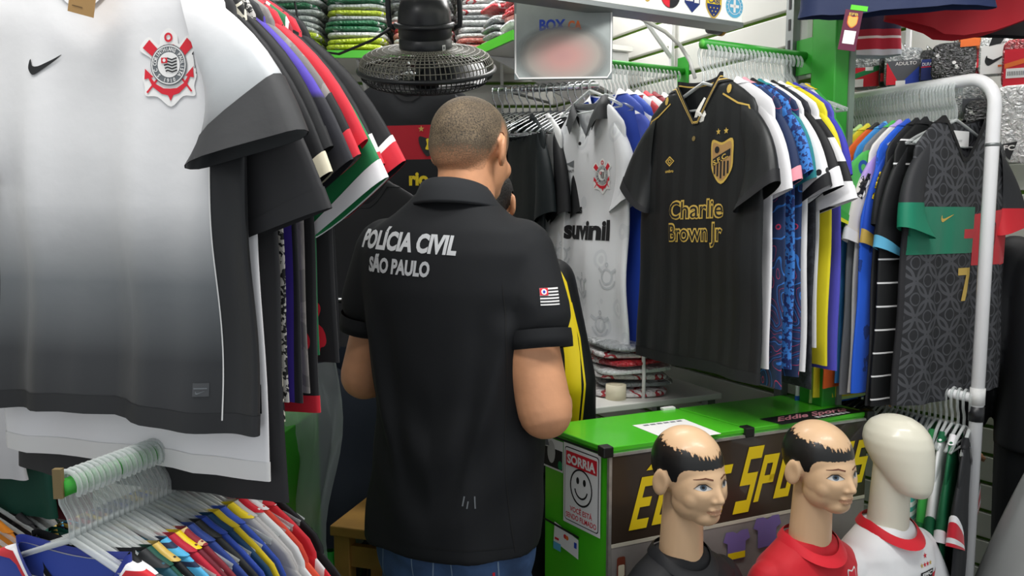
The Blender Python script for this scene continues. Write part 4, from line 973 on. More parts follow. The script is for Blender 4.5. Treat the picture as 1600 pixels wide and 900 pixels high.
for p, rz_ in ((FL, 0.4), (FL.lerp(FR, 0.498), 0.4), (FR, 0.4)):
    MB().box((-0.014, -0.014, -0.022), (0.014, 0.016, 0.004)).build('corner_fitting', M_bracket, ctr, bevel=0.003, loc=(p.x-FL.x-nf_.x*0.004, p.y-FL.y-nf_.y*0.004, ZC), rz=math.atan2(ux.y, ux.x))
MB().box((-0.02, -0.008, 0), (0.02, 0.008, 0.006)).build('clip', M_white, ctr, loc=cl(BL.lerp(BR, 0.46), ZC), rz=math.atan2(ux.y, ux.x))
# left side: notices
ns_ = Vector((uxs.y, -uxs.x, 0)); OB = Vector(cl(BL, 0))+ns_*(0.001)
smap = plane_map(OB, uxs, (0, 0, 1))
def v_of(px):  # horizontal position on the left face
    k = (px-800)/1160.0; return (k*BL.y-BL.x)/(uxs.x-k*uxs.y)
s0, s1 = v_of(881), v_of(939); za, zb = 0.722, 0.928
w_ = s1-s0; cx = (s0+s1)/2
sg = [(rect(s0, za, s1, zb), M_white, 0.001), (rrect(s0+0.006, za+0.008, s1-0.006, zb-0.008, 0.008), M_black, 0.0016), (rrect(s0+0.008, za+0.0105, s1-0.008, zb-0.0105, 0.007), M_white, 0.0022),
      (rect(s0+0.012, zb-0.055, s1-0.012, zb-0.018), M_red, 0.0028), (textfit('SORRIA', cx, zb-0.048, w_-0.034, 0.022, 0.04), M_white, 0.0034),
      (ringf(cx, (za+zb)/2+0.002, w_*0.27, w_*0.30, 36, k=1.15), M_black, 0.0028), (circ(cx-w_*0.09, (za+zb)/2+0.018, w_*0.04, 12, w_*0.065), M_black, 0.0028), (circ(cx+w_*0.09, (za+zb)/2+0.018, w_*0.04, 12, w_*0.065), M_black, 0.0028),
      (ringf(cx, (za+zb)/2+0.002, w_*0.155, w_*0.185, 20, math.pi*1.08, math.pi*1.92, 1.15), M_black, 0.0028),
      (textfit('VOCÊ ESTÁ', cx, za+0.036, w_*0.6, 0.013, 0.015), M_red, 0.0028), (textfit('SENDO FILMADO', cx, za+0.017, w_*0.82, 0.013, 0.015), M_red, 0.0028)]
decal('camera_notice', sg, ctr, smap, None, 'white smile notice with red heading and smiley face')
e0, e1 = v_of(848), v_of(880)
decal('shoe_sticker', [(rect(e0, 0.845, e1, 0.925), M_white, 0.001), (rect(e0+0.002, 0.85, e1-0.002, 0.9), M_black, 0.0015), (circ((e0+e1)/2-0.004, 0.89, 0.016, 16, 0.03), mat('shoe_grey', '#c9c9c6', 0.5), 0.002), (circ(e1-0.01, 0.862, 0.009, 10, 0.012), M_green, 0.002), (poly((e0+0.006, 0.9), (e0+0.03, 0.905), (e0+0.024, 0.92), (e0+0.01, 0.918)), M_grey, 0.0024)], ctr, smap)
c0, c1 = v_of(866), v_of(905)
decal('payment_sticker', [(poly((c0, 0.655), (c1, 0.64), (c1, 0.69), (c0+0.004, 0.708)), M_white, 0.001), (circ((c0+c1)/2-0.002, 0.682, 0.006, 12), M_red, 0.0016), (circ((c0+c1)/2+0.006, 0.681, 0.006, 12), M_orange, 0.0018), (rect(c1-0.016, 0.665, c1-0.006, 0.68), M_blue, 0.0016), (rect(c0, 0.635, c0+0.03, 0.655), M_sky, 0.0016), (rect(c0+0.006, 0.662, c0+0.022, 0.668), M_red, 0.0016)], ctr, smap)
MB().add([smap(-0.002, 0.706, 0.0015), smap(LS*0.62, 0.700, 0.0015), smap(LS*0.62, 0.694, 0.0015), smap(-0.002, 0.700, 0.0015)], [(0, 1, 2, 3)]).build('door_gap', M_black, ctr)
MB().add([smap(0, ZC-0.022, 0.0012), smap(LS, ZC-0.02, 0.0012), smap(LS, ZC-0.015, 0.0012), smap(0, ZC-0.017, 0.0012)], [(0, 1, 2, 3)]).build('lid_gap', M_black, ctr)

# ================================================================== mannequins
def skin_mat(name, col, hair=True):
    T = NT(name); T.set(Roughness=0.42); T.b.inputs['Coat Weight'].default_value = 0.12
    if hair:
        at = T.n('Attribute', attribute_name='hair'); tc = T.n('TexCoord')
        no = T.n('TexNoise'); no.inputs['Scale'].default_value = 210; no.inputs['Detail'].default_value = 6; mpn = T.n('Mapping'); mpn.inputs['Scale'].default_value = (1.0, 0.45, 0.30); mpn.inputs['Rotation'].default_value = (0.5, 0, 0); T.l(tc, 'Object', mpn, 0); T.l(mpn, 0, no, 'Vector')
        ma = T.n('Math', operation='MULTIPLY_ADD'); ma.inputs[1].default_value = 5.0; ma.inputs[2].default_value = -2.5; T.l(no, 'Fac', ma, 0)
        ad = T.n('Math', operation='ADD'); T.l(at, 'Fac', ad, 0); T.l(ma, 0, ad, 1)
        r = ramp(T, [(0.0, col), (0.40, '#b98f66'), (0.6, '#1b1a1a'), (1.0, '#131313')]); 
        mr = T.n('MapRange'); mr.inputs[1].default_value = -0.5; mr.inputs[2].default_value = 0.5; T.l(ad, 0, mr, 0); T.l(mr, 0, r, 0)
        n2 = T.n('TexNoise'); n2.inputs['Scale'].default_value = 9; T.l(tc, 'Object', n2, 'Vector')
        T.l(r, 0, T.b, 'Base Color')
    else: T.set(Base_Color=lin(col))
    return T.m
M_man1 = skin_mat('mannequin_paint', '#e0ba92'); M_egg = mat('mannequin_ivory', '#e6e2cf', 0.35, coat=0.2, var=0.03)
def mannequin(label, px, py, d, yaw, shirt, collar, faceless=False, S=1.0):
    """px, py: chin position seen in the photograph at distance d"""
    p = W(px, py, d); t = empty('mannequin', (p.x, p.y, 0), yaw, label, 'mannequin', None)
    zc = p.z; mb = MB()
    if faceless:
        eg = [(0.0, -0.050, 0.012, 0.018), (0.006, -0.046, 0.030, 0.034), (0.02, -0.038, 0.044, 0.050), (0.045, -0.022, 0.056, 0.068), (0.075, -0.006, 0.065, 0.084), (0.105, 0.006, 0.072, 0.094), (0.135, 0.013, 0.0745, 0.097), (0.16, 0.016, 0.069, 0.090), (0.182, 0.018, 0.056, 0.073), (0.197, 0.019, 0.036, 0.046), (0.204, 0.019, 0.012, 0.016)]
        p_loft(mb, [(z_*0.93, 0, cy_*0.92, rx_*0.90, ry_*0.90) for z_, cy_, rx_, ry_ in eg], 56, 1.0)
    else:
        p_ell(mb, (0, 0.014, 0.122), (0.071, 0.090, 0.080)); p_ell(mb, (0, -0.025, 0.082), (0.060, 0.062, 0.074)); p_ell(mb, (0, -0.047, 0.023), (0.032, 0.032, 0.023))
        p_ell(mb, (0, -0.02, 0.042), (0.052, 0.055, 0.040))
        for s in (-1, 1):
            p_ell(mb, (s*0.034, -0.022, 0.048), (0.021, 0.040, 0.034)); p_ell(mb, (s*0.032, -0.044, 0.066), (0.025, 0.025, 0.030)); p_ell(mb, (s*0.0082, -0.0865, 0.064), (0.0066, 0.0075, 0.0058))
            R_ = Matrix.Rotation(0.25, 3, 'X') @ Matrix.Rotation(-s*0.22, 3, 'Z')
            p_ell(mb, (s*0.072, 0.016, 0.086), (0.008, 0.021, 0.032), R_)
        p_cap(mb, (0, -0.080, 0.098), (0, -0.0945, 0.068), 0.006, 0.0088)
        p_ell(mb, (0, -0.0795, 0.0455), (0.0175, 0.010, 0.0052)); p_ell(mb, (0, -0.0785, 0.0360), (0.015, 0.010, 0.006))
    p_cap(mb, (0, 0.022, 0.075), (0, 0.028, -0.11), 0.043, 0.05)
    p_loft(mb, [(-0.42, 0, 0.03, 0.11, 0.075), (-0.25, 0, 0.03, 0.118, 0.078), (-0.17, 0, 0.03, 0.118, 0.07), (-0.13, 0, 0.03, 0.10, 0.058), (-0.10, 0, 0.03, 0.06, 0.048)])
    me = grow(mb, 0.0030, 22 if faceless else 7, 'figure'); a = coords(me)
    if not faceless:
        for s in (-1, 1):
            a[:, 1] += 0.0085*gauss(a, (s*0.029, -0.078, 0.094), (0.016, 0.03, 0.011))
            a[:, 0] -= s*0.004*gauss(a, (s*0.08, 0.010, 0.088), (0.012, 0.012, 0.018))
        a[:, 1] += 0.0022*gauss(a, (0, -0.09, 0.0405), (0.02, 0.03, 0.0022))
        x, y, z = a[:, 0], a[:, 1], a[:, 2]
        zt = np.interp(y, [-0.1, -0.06, 0.0, 0.06, 0.11], [0.150, 0.160, 0.166, 0.178, 0.182])
        zl = np.interp(y, [-0.1, -0.07, -0.045, -0.032, -0.024, -0.012, -0.002, 0.012, 0.05, 0.11], [0.130, 0.129, 0.128, 0.118, 0.096, 0.096, 0.118, 0.115, 0.075, 0.055])
        front = sstep(-y, 0.03, 0.08)
        h = np.minimum((zt-z)/0.007, (z-zl)/0.0016)
        h = np.clip(h, -3, 3) - 0.9*front; h[np.abs(x) > 0.0735] = -4
        h = np.where((z < 0.05), -4, h); attr(me, 'hair', h)
        p_hair = None
    setco(me, a)
    fig = link('figure', me, M_egg if faceless else M_man1, t, loc=(0, 0, zc))
    if not faceless:
        bv = bvh_of(fig); fm = ray_map(bv, (0, 0, 0), (1, 0, 0), (0, 0, 1), 0.3)
        for s in (-1, 1):
            ex, ez = s*0.0295, 0.094
            alm = smooth_poly([(ex-0.0155, ez-0.001), (ex-0.005, ez+0.0068), (ex+0.005, ez+0.0068), (ex+0.0155, ez-0.001), (ex+0.005, ez-0.006), (ex-0.005, ez-0.006)], 4)
            eye = decal('eye', [(alm, mat('eye_white', '#cdc9c4', 0.3), 0.0006), (circ(ex+0.001, ez+0.0006, 0.0062, 16), mat('eye_iris', '#5b6a78', 0.2), 0.001), (circ(ex+0.001, ez+0.0006, 0.0032, 12), M_black, 0.0013),
                                (stroke([(ex-0.0175, ez-0.002), (ex-0.007, ez+0.0070), (ex+0.004, ez+0.0078), (ex+0.0165, ez-0.001)], [0.0006, 0.0022, 0.0024, 0.0008]), mat('lash_paint', '#33241c', 0.5), 0.0014)], fig, fm, 0.005)
            decal('eyebrow', [(stroke([(s*0.010, ez+0.0165), (s*0.025, ez+0.0205), (s*0.045, ez+0.0165)], [0.0032, 0.0034, 0.0012]), mat('brow_paint', '#6b3d28', 0.5), 0.0008)], fig, fm, 0.006)
        decal('lips', [(smooth_poly([(-0.019, 0.0405), (-0.007, 0.0475), (0, 0.046), (0.007, 0.0475), (0.019, 0.0405), (0.008, 0.0325), (-0.008, 0.0325)], 4), mat('lip_paint', '#cf9c7c', 0.35), 0.0004)], fig, fm, 0.004)
    mb = MB()
    p_loft(mb, [(-0.44, 0, 0.03, 0.122, 0.088), (-0.25, 0, 0.03, 0.128, 0.088), (-0.19, 0, 0.028, 0.144, 0.084), (-0.148, 0, 0.03, 0.142, 0.076), (-0.120, 0, 0.03, 0.112, 0.065), (-0.094, 0, 0.032, 0.072, 0.055), (-0.084, 0, 0.034, 0.062, 0.05)])
    for s in (-1, 1): p_cap(mb, (s*0.122, 0.03, -0.172), (s*0.170, 0.02, -0.28), 0.046, 0.05)
    ms = grow(mb, 0.0045, 6, 'tee'); a = coords(ms); n_ = normals(ms)
    rs = random.Random(int(px)); w1 = np.sin(a[:, 0]*70+a[:, 2]*25+px)*np.cos(a[:, 2]*28+a[:, 0]*18)*0.0016*sstep(-a[:, 2], 0.06, 0.14)
    setco(ms, a+n_*w1[:, None]); tee_o = link('shirt', ms, shirt, t, loc=(0, 0, zc))
    ring = []
    for k in range(40):
        an = 2*math.pi*k/40; x_, y_ = math.cos(an), math.sin(an)
        fz = -0.086 if y_ > 0 else -0.086-0.032*(-y_)**1.5
        rr = 1.0+0.16*max(0, -y_)
        ring.append(((0.058+0.002)*x_*rr, 0.032+0.054*y_*rr-0.010*max(0, -y_), fz))
    cb = MB().grid([[Vector((x_, y_, z_+0.012)) for x_, y_, z_ in ring], [Vector((x_*1.10, 0.032+(y_-0.032)*1.14, z_+0.006)) for x_, y_, z_ in ring], [Vector((x_*1.22, 0.032+(y_-0.032)*1.30, z_-0.008)) for x_, y_, z_ in ring]]+[], True)
    cb.build('collar', collar, t, True, loc=(0, 0, zc))
    # stand
    MB().lathe([(0.014, 0.01), (0.014, zc-0.43)], 12, Matrix.Translation((0, 0.03, 0))).build('stand_pole', M_galv, t, True)
    MB().lathe([(0.13, 0.0), (0.13, 0.008), (0.12, 0.012)], 28, Matrix.Translation((0, 0.03, 0))).build('stand_base', M_galv, t, True)
    return t, tee_o, zc
M_blacktee = F('#1b1c1f'); M_redtee = F('#cc1626'); M_whitetee = F('#efeff0')
t, so, zc = mannequin('child mannequin with worn black painted hair in a black tee', 1078, 808, 1.64, math.radians(28), M_blacktee, F('#202124'))
fm = ray_map(bvh_of(so), (0, -0.02, 0), (1, 0, 0), (0, 0, 1), 0.3)
o = decal('chest_mark', [(xf(merge(stroke([(-0.4, 0.3), (0.3, 0.4)], 0.08), stroke([(-0.3, 0), (0.3, 0.1)], 0.08), stroke([(-0.3, -0.3), (0.2, -0.2)], 0.08)), 0.03, None, 0.055, -0.22), mat('tonal_black', '#303238', 0.4), 0.001)], t, fm, 0.01); o.location = (0, 0, zc)
t, so, zc = mannequin('child mannequin with worn black painted hair in a red tee', 1281, 790, 1.76, math.radians(23), M_redtee, F('#d81a2c'))
fm = ray_map(bvh_of(so), (0, -0.02, 0), (1, 0, 0), (0, 0, 1), 0.3)
o = decal('number', [(textfit('2', 0.005, -0.235, 0.036, 0.05, 0.05), M_gold, 0.001)], t, fm, 0.01); o.location = (0, 0, zc)
o = decal('crest', [(a_[0], a_[1], a_[2]) for a_ in shield(0.055, 0.064, -0.175, M_red, M_white, k=0.7)], t, fm, 0.01); o.location = (0, 0, zc)
o = decal('sleeve_mark', [(poly((-0.145, -0.19), (-0.13, -0.25), (-0.16, -0.25)), M_green, 0.001)], t, fm, 0.01); o.location = (0, 0, zc)
t, so, zc = mannequin('faceless ivory egg head mannequin in a white tee with red collar', 1405, 768, 1.84, math.radians(27), M_whitetee, F('#cf1628'), True)
fm = ray_map(bvh_of(so), (0, -0.02, 0), (1, 0, 0), (0, 0, 1), 0.3)
cr = [(rect(-0.12, -0.222, 0.12, -0.204), M_red, 0.001), (xf(poly((-.5, .4), (.5, .4), (.5, -.1), (0, -.6), (-.5, -.1)), 0.055, None, 0.045, -0.212), M_black, 0.0015), (textfit('SPFC', 0.045, -0.203, 0.044, 0.010, 0.04), M_white, 0.0022),
      (star(0.045, -0.155, 0.0075), M_red, 0.001)]+[(star(0.027+i*0.012, -0.175, 0.0065), M_red if i in (1, 2) else M_gold, 0.001) for i in range(4)]
o = decal('crest', cr, t, fm, 0.01); o.location = (0, 0, zc)

# ================================================================== people
M_skin = mat('skin_warm', '#d0966f', 0.5, bump=0.05, bscale=90, var=0.07, vscale=25)
def hand(mb, w, fwd, up, side, r=0.009):
    """palm and five fingers; w wrist, fwd finger direction, side towards the thumb"""
    w, fwd, up, side = Vector(w), Vector(fwd).normalized(), Vector(up).normalized(), Vector(side).normalized()
    for k in (-0.026, -0.009, 0.009, 0.026): p_cap(mb, w+side*k*0.7, w+fwd*0.085+side*k, 0.014, 0.012)
    for k, l in ((-0.03, 0.06), (-0.0105, 0.075), (0.0105, 0.08), (0.031, 0.07)):
        a = w+fwd*0.088+side*k; b_ = a+fwd*l*0.5-up*0.012; c_ = b_+fwd*l*0.35-up*0.035
        p_cap(mb, a, b_, 0.0095, 0.0088, 8); p_cap(mb, b_, c_, 0.0088, 0.0078, 8)
    a = w+fwd*0.025+side*0.03; b_ = a+fwd*0.03+side*0.03-up*0.008; p_cap(mb, a, b_, 0.012, 0.0105, 8); p_cap(mb, b_, b_+fwd*0.03+side*0.005-up*0.01, 0.0105, 0.009, 8)
def person_body(hd, k, arms, legs, hz, ar=1.0):
    """hd: head yaw matrix; k: head base point; arms: (shoulder, elbow, wrist) pairs; face towards +y"""
    mb = MB(); O = Vector(k)
    def H(p): return O+hd @ Vector(p)
    p_ell(mb, H((0, -0.008, 0.118)), (0.078, 0.096, 0.084), hd); p_ell(mb, H((0, -0.045, 0.095)), (0.068, 0.056, 0.066), hd); p_ell(mb, H((0, 0.034, 0.062)), (0.063, 0.066, 0.082), hd); p_ell(mb, H((0, 0.052, 0.016)), (0.045, 0.045, 0.034), hd)
    p_ell(mb, H((0, 0.02, 0.03)), (0.058, 0.06, 0.04), hd)
    for s in (-1, 1):
        p_ell(mb, H((s*0.086, -0.006, 0.088)), (0.0068, 0.019, 0.032), hd @ Matrix.Rotation(s*0.5, 3, 'Z')); p_ell(mb, H((s*0.079, 0.004, 0.066)), (0.0065, 0.010, 0.015), hd)
        p_ell(mb, H((s*0.034, 0.078, 0.062)), (0.022, 0.022, 0.024), hd)
    p_cap(mb, H((0, 0.096, 0.09)), H((0, 0.118, 0.058)), 0.009, 0.014); p_ell(mb, H((0, 0.092, 0.032)), (0.024, 0.013, 0.008), hd); p_ell(mb, H((0, 0.09, 0.022)), (0.021, 0.013, 0.008), hd)
    p_cap(mb, H((0, -0.012, 0.06)), O+Vector((0, -0.02, -0.10)), 0.060, 0.068)
    p_loft(mb, [(hz, 0, 0.0, 0.15, 0.10), (hz+0.25, 0, 0.01, 0.155, 0.105), (O.z-0.2, 0, 0, 0.165, 0.10), (O.z-0.1, 0, -0.01, 0.13, 0.075), (O.z-0.06, 0, -0.015, 0.075, 0.06)])
    for sd, (sh_, el, wr_, th_) in zip((-1, 1), arms):
        p_cap(mb, Vector(sh_)+Vector((-sd*0.035, 0, -0.05)), el, 0.057*ar, 0.057*ar); p_cap(mb, Vector(el), Vector(el).lerp(Vector(wr_), 0.45), 0.055*ar, 0.052*ar); p_cap(mb, Vector(el).lerp(Vector(wr_), 0.45), wr_, 0.050*ar, 0.03*ar)
        f = (Vector(wr_)-Vector(el)).normalized(); hand(mb, Vector(wr_)+f*0.01, f, th_[0], th_[1])
    for hp, kn, an in legs:
        p_cap(mb, hp, kn, 0.078, 0.055); p_cap(mb, kn, an, 0.055, 0.036); p_cap(mb, Vector(an)+Vector((0, -0.03, -0.03)), Vector(an)+Vector((0, 0.15, -0.045)), 0.036, 0.03)
    return grow(mb, 0.0052, 5, 'body')
def scalp(body_o, hd, k, m, name='hair', off=0.0022, full=False):
    me = body_o.data; O = Vector(k); inv = hd.inverted(); cs = coords(me); nn = normals(me)
    loc = (cs-np.array(O)) @ np.array(inv).T
    y = loc[:, 1]; x = loc[:, 0]
    zl = np.interp(y, [-0.11, -0.06, -0.03, -0.018, 0.0, 0.022, 0.028, 0.05, 0.062, 0.09, 0.11], [0.040, 0.042, 0.048, 0.075, 0.118, 0.112, 0.072, 0.078, 0.125, 0.150, 0.158])
    v = (loc[:, 2]-zl)/0.012; ear = (np.abs(x) > 0.0800) & (loc[:, 2] < 0.122) & (y > -0.035) & (y < 0.03); v[ear] = -1
    v[loc[:, 2] < 0.03] = -1
    keep = v > -0.9; idx = -np.ones(len(v), dtype=int); vs = []; fs = []; at = []
    for p in me.polygons:
        if all(keep[i] for i in p.vertices): fs.append([int(i) for i in p.vertices])
    used = sorted(set(i for f in fs for i in f))
    for q, i in enumerate(used):
        idx[i] = q; c = cs[i]+nn[i]*(off*min(1, max(0.15, v[i]+0.6))); vs.append(tuple(c)); at.append(v[i])
    hm = bpy.data.meshes.new(name); hm.from_pydata(vs, [], [[int(idx[i]) for i in f] for f in fs]); hm.update(); attr(hm, 'fade', at)
    return link(name, hm, m, body_o.parent)
def buzz(name, dark, light, scalpc):
    T = NT(name); T.set(Roughness=0.75); tc = T.n('TexCoord'); at = T.n('Attribute', attribute_name='fade')
    n1 = T.n('TexNoise'); n1.inputs['Scale'].default_value = 330; n1.inputs['Detail'].default_value = 3; T.l(tc, 'Object', n1, 'Vector')
    n2 = T.n('TexNoise'); n2.inputs['Scale'].default_value = 14; n2.inputs['Detail'].default_value = 3; T.l(tc, 'Object', n2, 'Vector')
    r = ramp(T, [(0.3, dark), (0.62, light)]); T.l(n1, 'Fac', r, 0)
    m2 = T.n('MixRGB'); m2.blend_type = 'MIX'; m2.inputs[2].default_value = lin(dark); r2 = ramp(T, [(0.35, (0, 0, 0)), (0.7, (0.55, 0.55, 0.55))]); T.l(n2, 'Fac', r2, 0); T.l(r2, 0, m2, 0); T.l(r, 0, m2, 1)
    ad = T.n('Math', operation='MULTIPLY_ADD'); ad.inputs[1].default_value = 0.28; ad.inputs[2].default_value = 0.0; T.l(at, 'Fac', ad, 0)
    a2 = T.n('Math', operation='MULTIPLY_ADD'); a2.inputs[1].default_value = 1.4; a2.inputs[2].default_value = -0.62; T.l(n1, 'Fac', a2, 0)
    a3 = T.n('Math', operation='ADD', use_clamp=True); T.l(ad, 0, a3, 0); T.l(a2, 0, a3, 1)
    m3 = T.n('MixRGB'); m3.inputs[1].default_value = lin(scalpc); T.l(a3, 0, m3, 0); T.l(m2, 0, m3, 2); T.l(m3, 0, T.b, 'Base Color')
    bp = T.n('Bump'); bp.inputs['Strength'].default_value = 0.5; bp.inputs['Distance'].default_value = 0.002; T.l(n1, 'Fac', bp, 'Height'); T.l(bp, 'Normal', T.b, 'Normal')
    return T.m
# --- the officer
MX, MY, MYAW = -0.126, 1.68, math.radians(-19)
off = empty('person', (MX, MY, 0), MYAW, 'person in black police polo shirt and blue jeans seen from behind', 'person')
hd = Matrix.Rotation(math.radians(-12), 3, 'Z') @ Matrix.Rotation(math.radians(-9), 3, 'X')
HK = Vector((0.028, 0.008, 1.548))
arms = [(Vector((-0.188, 0, 1.435)), Vector((-0.245, 0.03, 1.12)), Vector((-0.14, 0.26, 1.10)), (Vector((0, 0, 1)), Vector((1, 0.3, 0)))),
        (Vector((0.178, 0, 1.435)), Vector((0.226, -0.06, 1.095)), Vector((0.17, 0.20, 1.06)), (Vector((0, 0, 1)), Vector((-1, 0.3, 0))))]
legs = [(Vector((-0.09, 0, 0.86)), Vector((-0.1, 0.015, 0.48)), Vector((-0.105, -0.01, 0.085))), (Vector((0.09, 0, 0.86)), Vector((0.1, 0.015, 0.48)), Vector((0.105, -0.01, 0.085)))]
bm_ = person_body(hd, HK, arms, legs, 0.80)
ob = link('body', bm_, M_skin, off)
scalp(ob, hd, HK, buzz('buzz_hair', '#2b251e', '#77664f', '#d0966f'))
mb = MB()
p_loft(mb, [(0.775, 0.0, -0.012, 0.196, 0.142), (0.86, 0.0, -0.008, 0.196, 0.142), (0.97, 0, 0.0, 0.190, 0.14), (1.10, 0, 0.008, 0.186, 0.142), (1.22, 0, 0.004, 0.196, 0.138), (1.34, 0, -0.002, 0.208, 0.132), (1.42, 0, -0.008, 0.210, 0.118), (1.465, 0, -0.012, 0.186, 0.100), (1.50, 0, -0.014, 0.128, 0.082), (1.53, 0.004, -0.014, 0.092, 0.075), (1.545, 0.005, -0.014, 0.082, 0.07)], 36, 0.82)
for s, (sh_, el, wr2, _) in zip((-1, 1), arms):
    e = sh_.lerp(el, 0.42); p_cap(mb, sh_+Vector((-s*0.03, 0, -0.02)), e, 0.078, 0.0715, 24)
pm = grow(mb, 0.0065, 9, 'polo'); a = coords(pm); nn = normals(pm)
x, y, z = a[:, 0], a[:, 1], a[:, 2]
wv = 0.006*np.sin(x*28+z*9)*sstep(1.25-z, 0.0, 0.3)*sstep(np.abs(x), 0.05, 0.16)+0.004*np.sin(z*34-np.abs(x)*40)*gauss(a, (0, -0.1, 0.98), (0.22, 0.3, 0.14))
for s in (-1, 1):  # soft drag lines from armpit to waist
    t_ = (x-s*(0.165-0.10*(1.30-z)/0.4)); wv += 0.006*np.exp(-(t_/0.016)**2)*sstep(1.33-z, 0, 0.08)*sstep(z, 0.88, 1.0)
    t_ = (x-s*(0.120-0.06*(1.34-z)/0.4)); wv -= 0.004*np.exp(-(t_/0.02)**2)*sstep(1.33-z, 0, 0.08)*sstep(z, 0.95, 1.05)
wv += 0.0035*np.sin(z*60+x*14)*gauss(a, (0.17, -0.02, 1.30), (0.05, 0.1, 0.05))
setco(pm, a+nn*(1.5*wv)[:, None])
M_polo = fab('polo_pique', '#16181b', 'plain', rough=0.8, sheen=0.08, bump=0.05)
po = link('polo_shirt', pm, M_polo, off)
# collar
def ringp(z, rx, ry, tilt, cyo=-0.012, n=40, cx=0.010):
    return [Vector((cx+rx*math.cos(2*math.pi*k/n), cyo+ry*math.sin(2*math.pi*k/n), z-tilt*math.sin(2*math.pi*k/n))) for k in range(n)]
MB().grid([ringp(1.512, 0.094, 0.086, 0.016), ringp(1.508, 0.101, 0.094, 0.016), ringp(1.515, 0.100, 0.093, 0.016), ringp(1.536, 0.086, 0.082, 0.019), ringp(1.553, 0.077, 0.074, 0.022), ringp(1.555, 0.073, 0.070, 0.022), ringp(1.51, 0.07, 0.066, 0.02)], True).build('collar', fab('polo_collar', '#232528', rough=0.85), off, True)
# hem bands, seams
for s, (sh_, el, wr2, _) in zip((-1, 1), arms):
    d_ = (el-sh_).normalized(); e = sh_.lerp(el, 0.42)+d_*0.052; x_ = d_.orthogonal().normalized(); y_ = d_.cross(x_)
    g = [[e+d_*q+(x_*math.cos(2*math.pi*k/24)+y_*math.sin(2*math.pi*k/24))*r_ for k in range(24)] for q, r_ in ((-0.018, 0.068), (0.0, 0.0695), (0.020, 0.069), (0.0205, 0.058))]
    MB().grid(g, True).build('sleeve_band', M_polo, off, True)
pb_ = bvh_of(po)
bmap = ray_map(pb_, (0, -0.2, 0), (1, 0, 0), (0, 0, 1), 0.5)
M_txt = mat('print_silver', '#c4c6c8', 0.55)
decal('back_lettering', [(textfit('POLÍCIA CIVIL', -0.066, 1.425, 0.245, 0.036, 0.045, 0.08, -0.05), M_txt, 0.0015), (textfit('SÃO PAULO', -0.078, 1.377, 0.155, 0.029, 0.045, 0.05, -0.05), M_txt, 0.0015)], off, bmap, 0.012, 'silver police lettering')
decal('scuff', [(stroke([(0.075, 0.905), (0.078, 0.925)], 0.003), M_grey, 0.0012), (stroke([(0.10, 0.90), (0.098, 0.925)], 0.0025), M_grey, 0.0012), (stroke([(0.084, 0.90), (0.086, 0.915)], 0.0025), M_grey, 0.0012)], off, bmap, 0.01)
decal('seam', [(stroke([(0.150, 1.36), (0.158, 1.25), (0.152, 1.05), (0.160, 0.90), (0.172, 0.80)], 0.0022), mat('seam_black', '#0c0d0e', 0.8), 0.001), (stroke([(-0.18, 0.812), (0.18, 0.812)], 0.0018), mat('seam_black', '#0c0d0e', 0.8), 0.001)], off, bmap, 0.02)
# sleeve flag (red, white and black stripes)
fx = Vector((math.cos(0.55), math.sin(0.55), 0)); fmap2 = ray_map(pb_, (0.25, -0.09, 1.335), fx, (0, 0, 1), 0.25)
fw_, fh_ = 0.042, 0.034
fl = [(rect(-fw_/2, -fh_/2, fw_/2, fh_/2), M_white, 0.0014)]+[(rect(-fw_/2, fh_/2-fh_*(2*i+2)/11.0, fw_/2, fh_/2-fh_*(2*i+1)/11.0), M_black, 0.002) for i in range(5)]
fl += [(rect(-fw_/2, fh_*0.08, -fw_*0.08, fh_/2), M_red, 0.0026), (circ(-fw_*0.29, fh_*0.29, 0.0058, 14), M_white, 0.0031), (circ(-fw_*0.29, fh_*0.29, 0.003, 8), M_blue, 0.0036)]
decal('sleeve_flag', fl, off, fmap2, 0.008, 'small striped flag patch')
# jeans
mb = MB()
p_loft(mb, [(0.70, 0, -0.01, 0.168, 0.115), (0.78, 0, -0.015, 0.172, 0.122), (0.86, 0, -0.01, 0.168, 0.115), (0.92, 0, 0, 0.16, 0.11)], 32)
for s, (hp, kn, an) in zip((-1, 1), legs):
    p_cap(mb, hp+Vector((0, -0.01, -0.05)), kn, 0.098, 0.074, 18); p_cap(mb, kn, an+Vector((0, 0, 0.0)), 0.073, 0.062, 18)
    p_ell(mb, (s*0.08, -0.045, 0.77), (0.082, 0.07, 0.09))
jm = grow(mb, 0.0075, 6, 'jeans'); a = coords(jm); nn = normals(jm)
wv = 0.004*np.sin(a[:, 2]*60+a[:, 0]*35)*sstep(0.78-a[:, 2], 0, 0.1)+0.004*np.sin(a[:, 0]*50+a[:, 2]*30); setco(jm, a+nn*wv[:, None])
M_denim = mat('denim', '#39557e', 0.8, bump=0.35, bscale=26, var=0.4, vscale=11)
jo = link('jeans', jm, M_denim, off); jb = bvh_of(jo)
jmap = ray_map(jb, (0, -0.2, 0), (1, 0, 0), (0, 0, 1), 0.5)
M_stitch = mat('denim_stitch', '#7d93ad', 0.7)
decal('stitching', [(stroke([(0.005, 0.80), (0.0, 0.70), (-0.008, 0.6)], 0.003), M_stitch, 0.0012)]+[(stroke([(s*0.045, 0.775), (s*0.045, 0.70), (s*0.09, 0.675), (s*0.135, 0.70), (s*0.135, 0.775)], 0.0025), M_stitch, 0.0012) for s in (-1, 1)]+[(rect(0.125, 0.735, 0.129, 0.752), M_red, 0.0016)], off, jmap, 0.015)
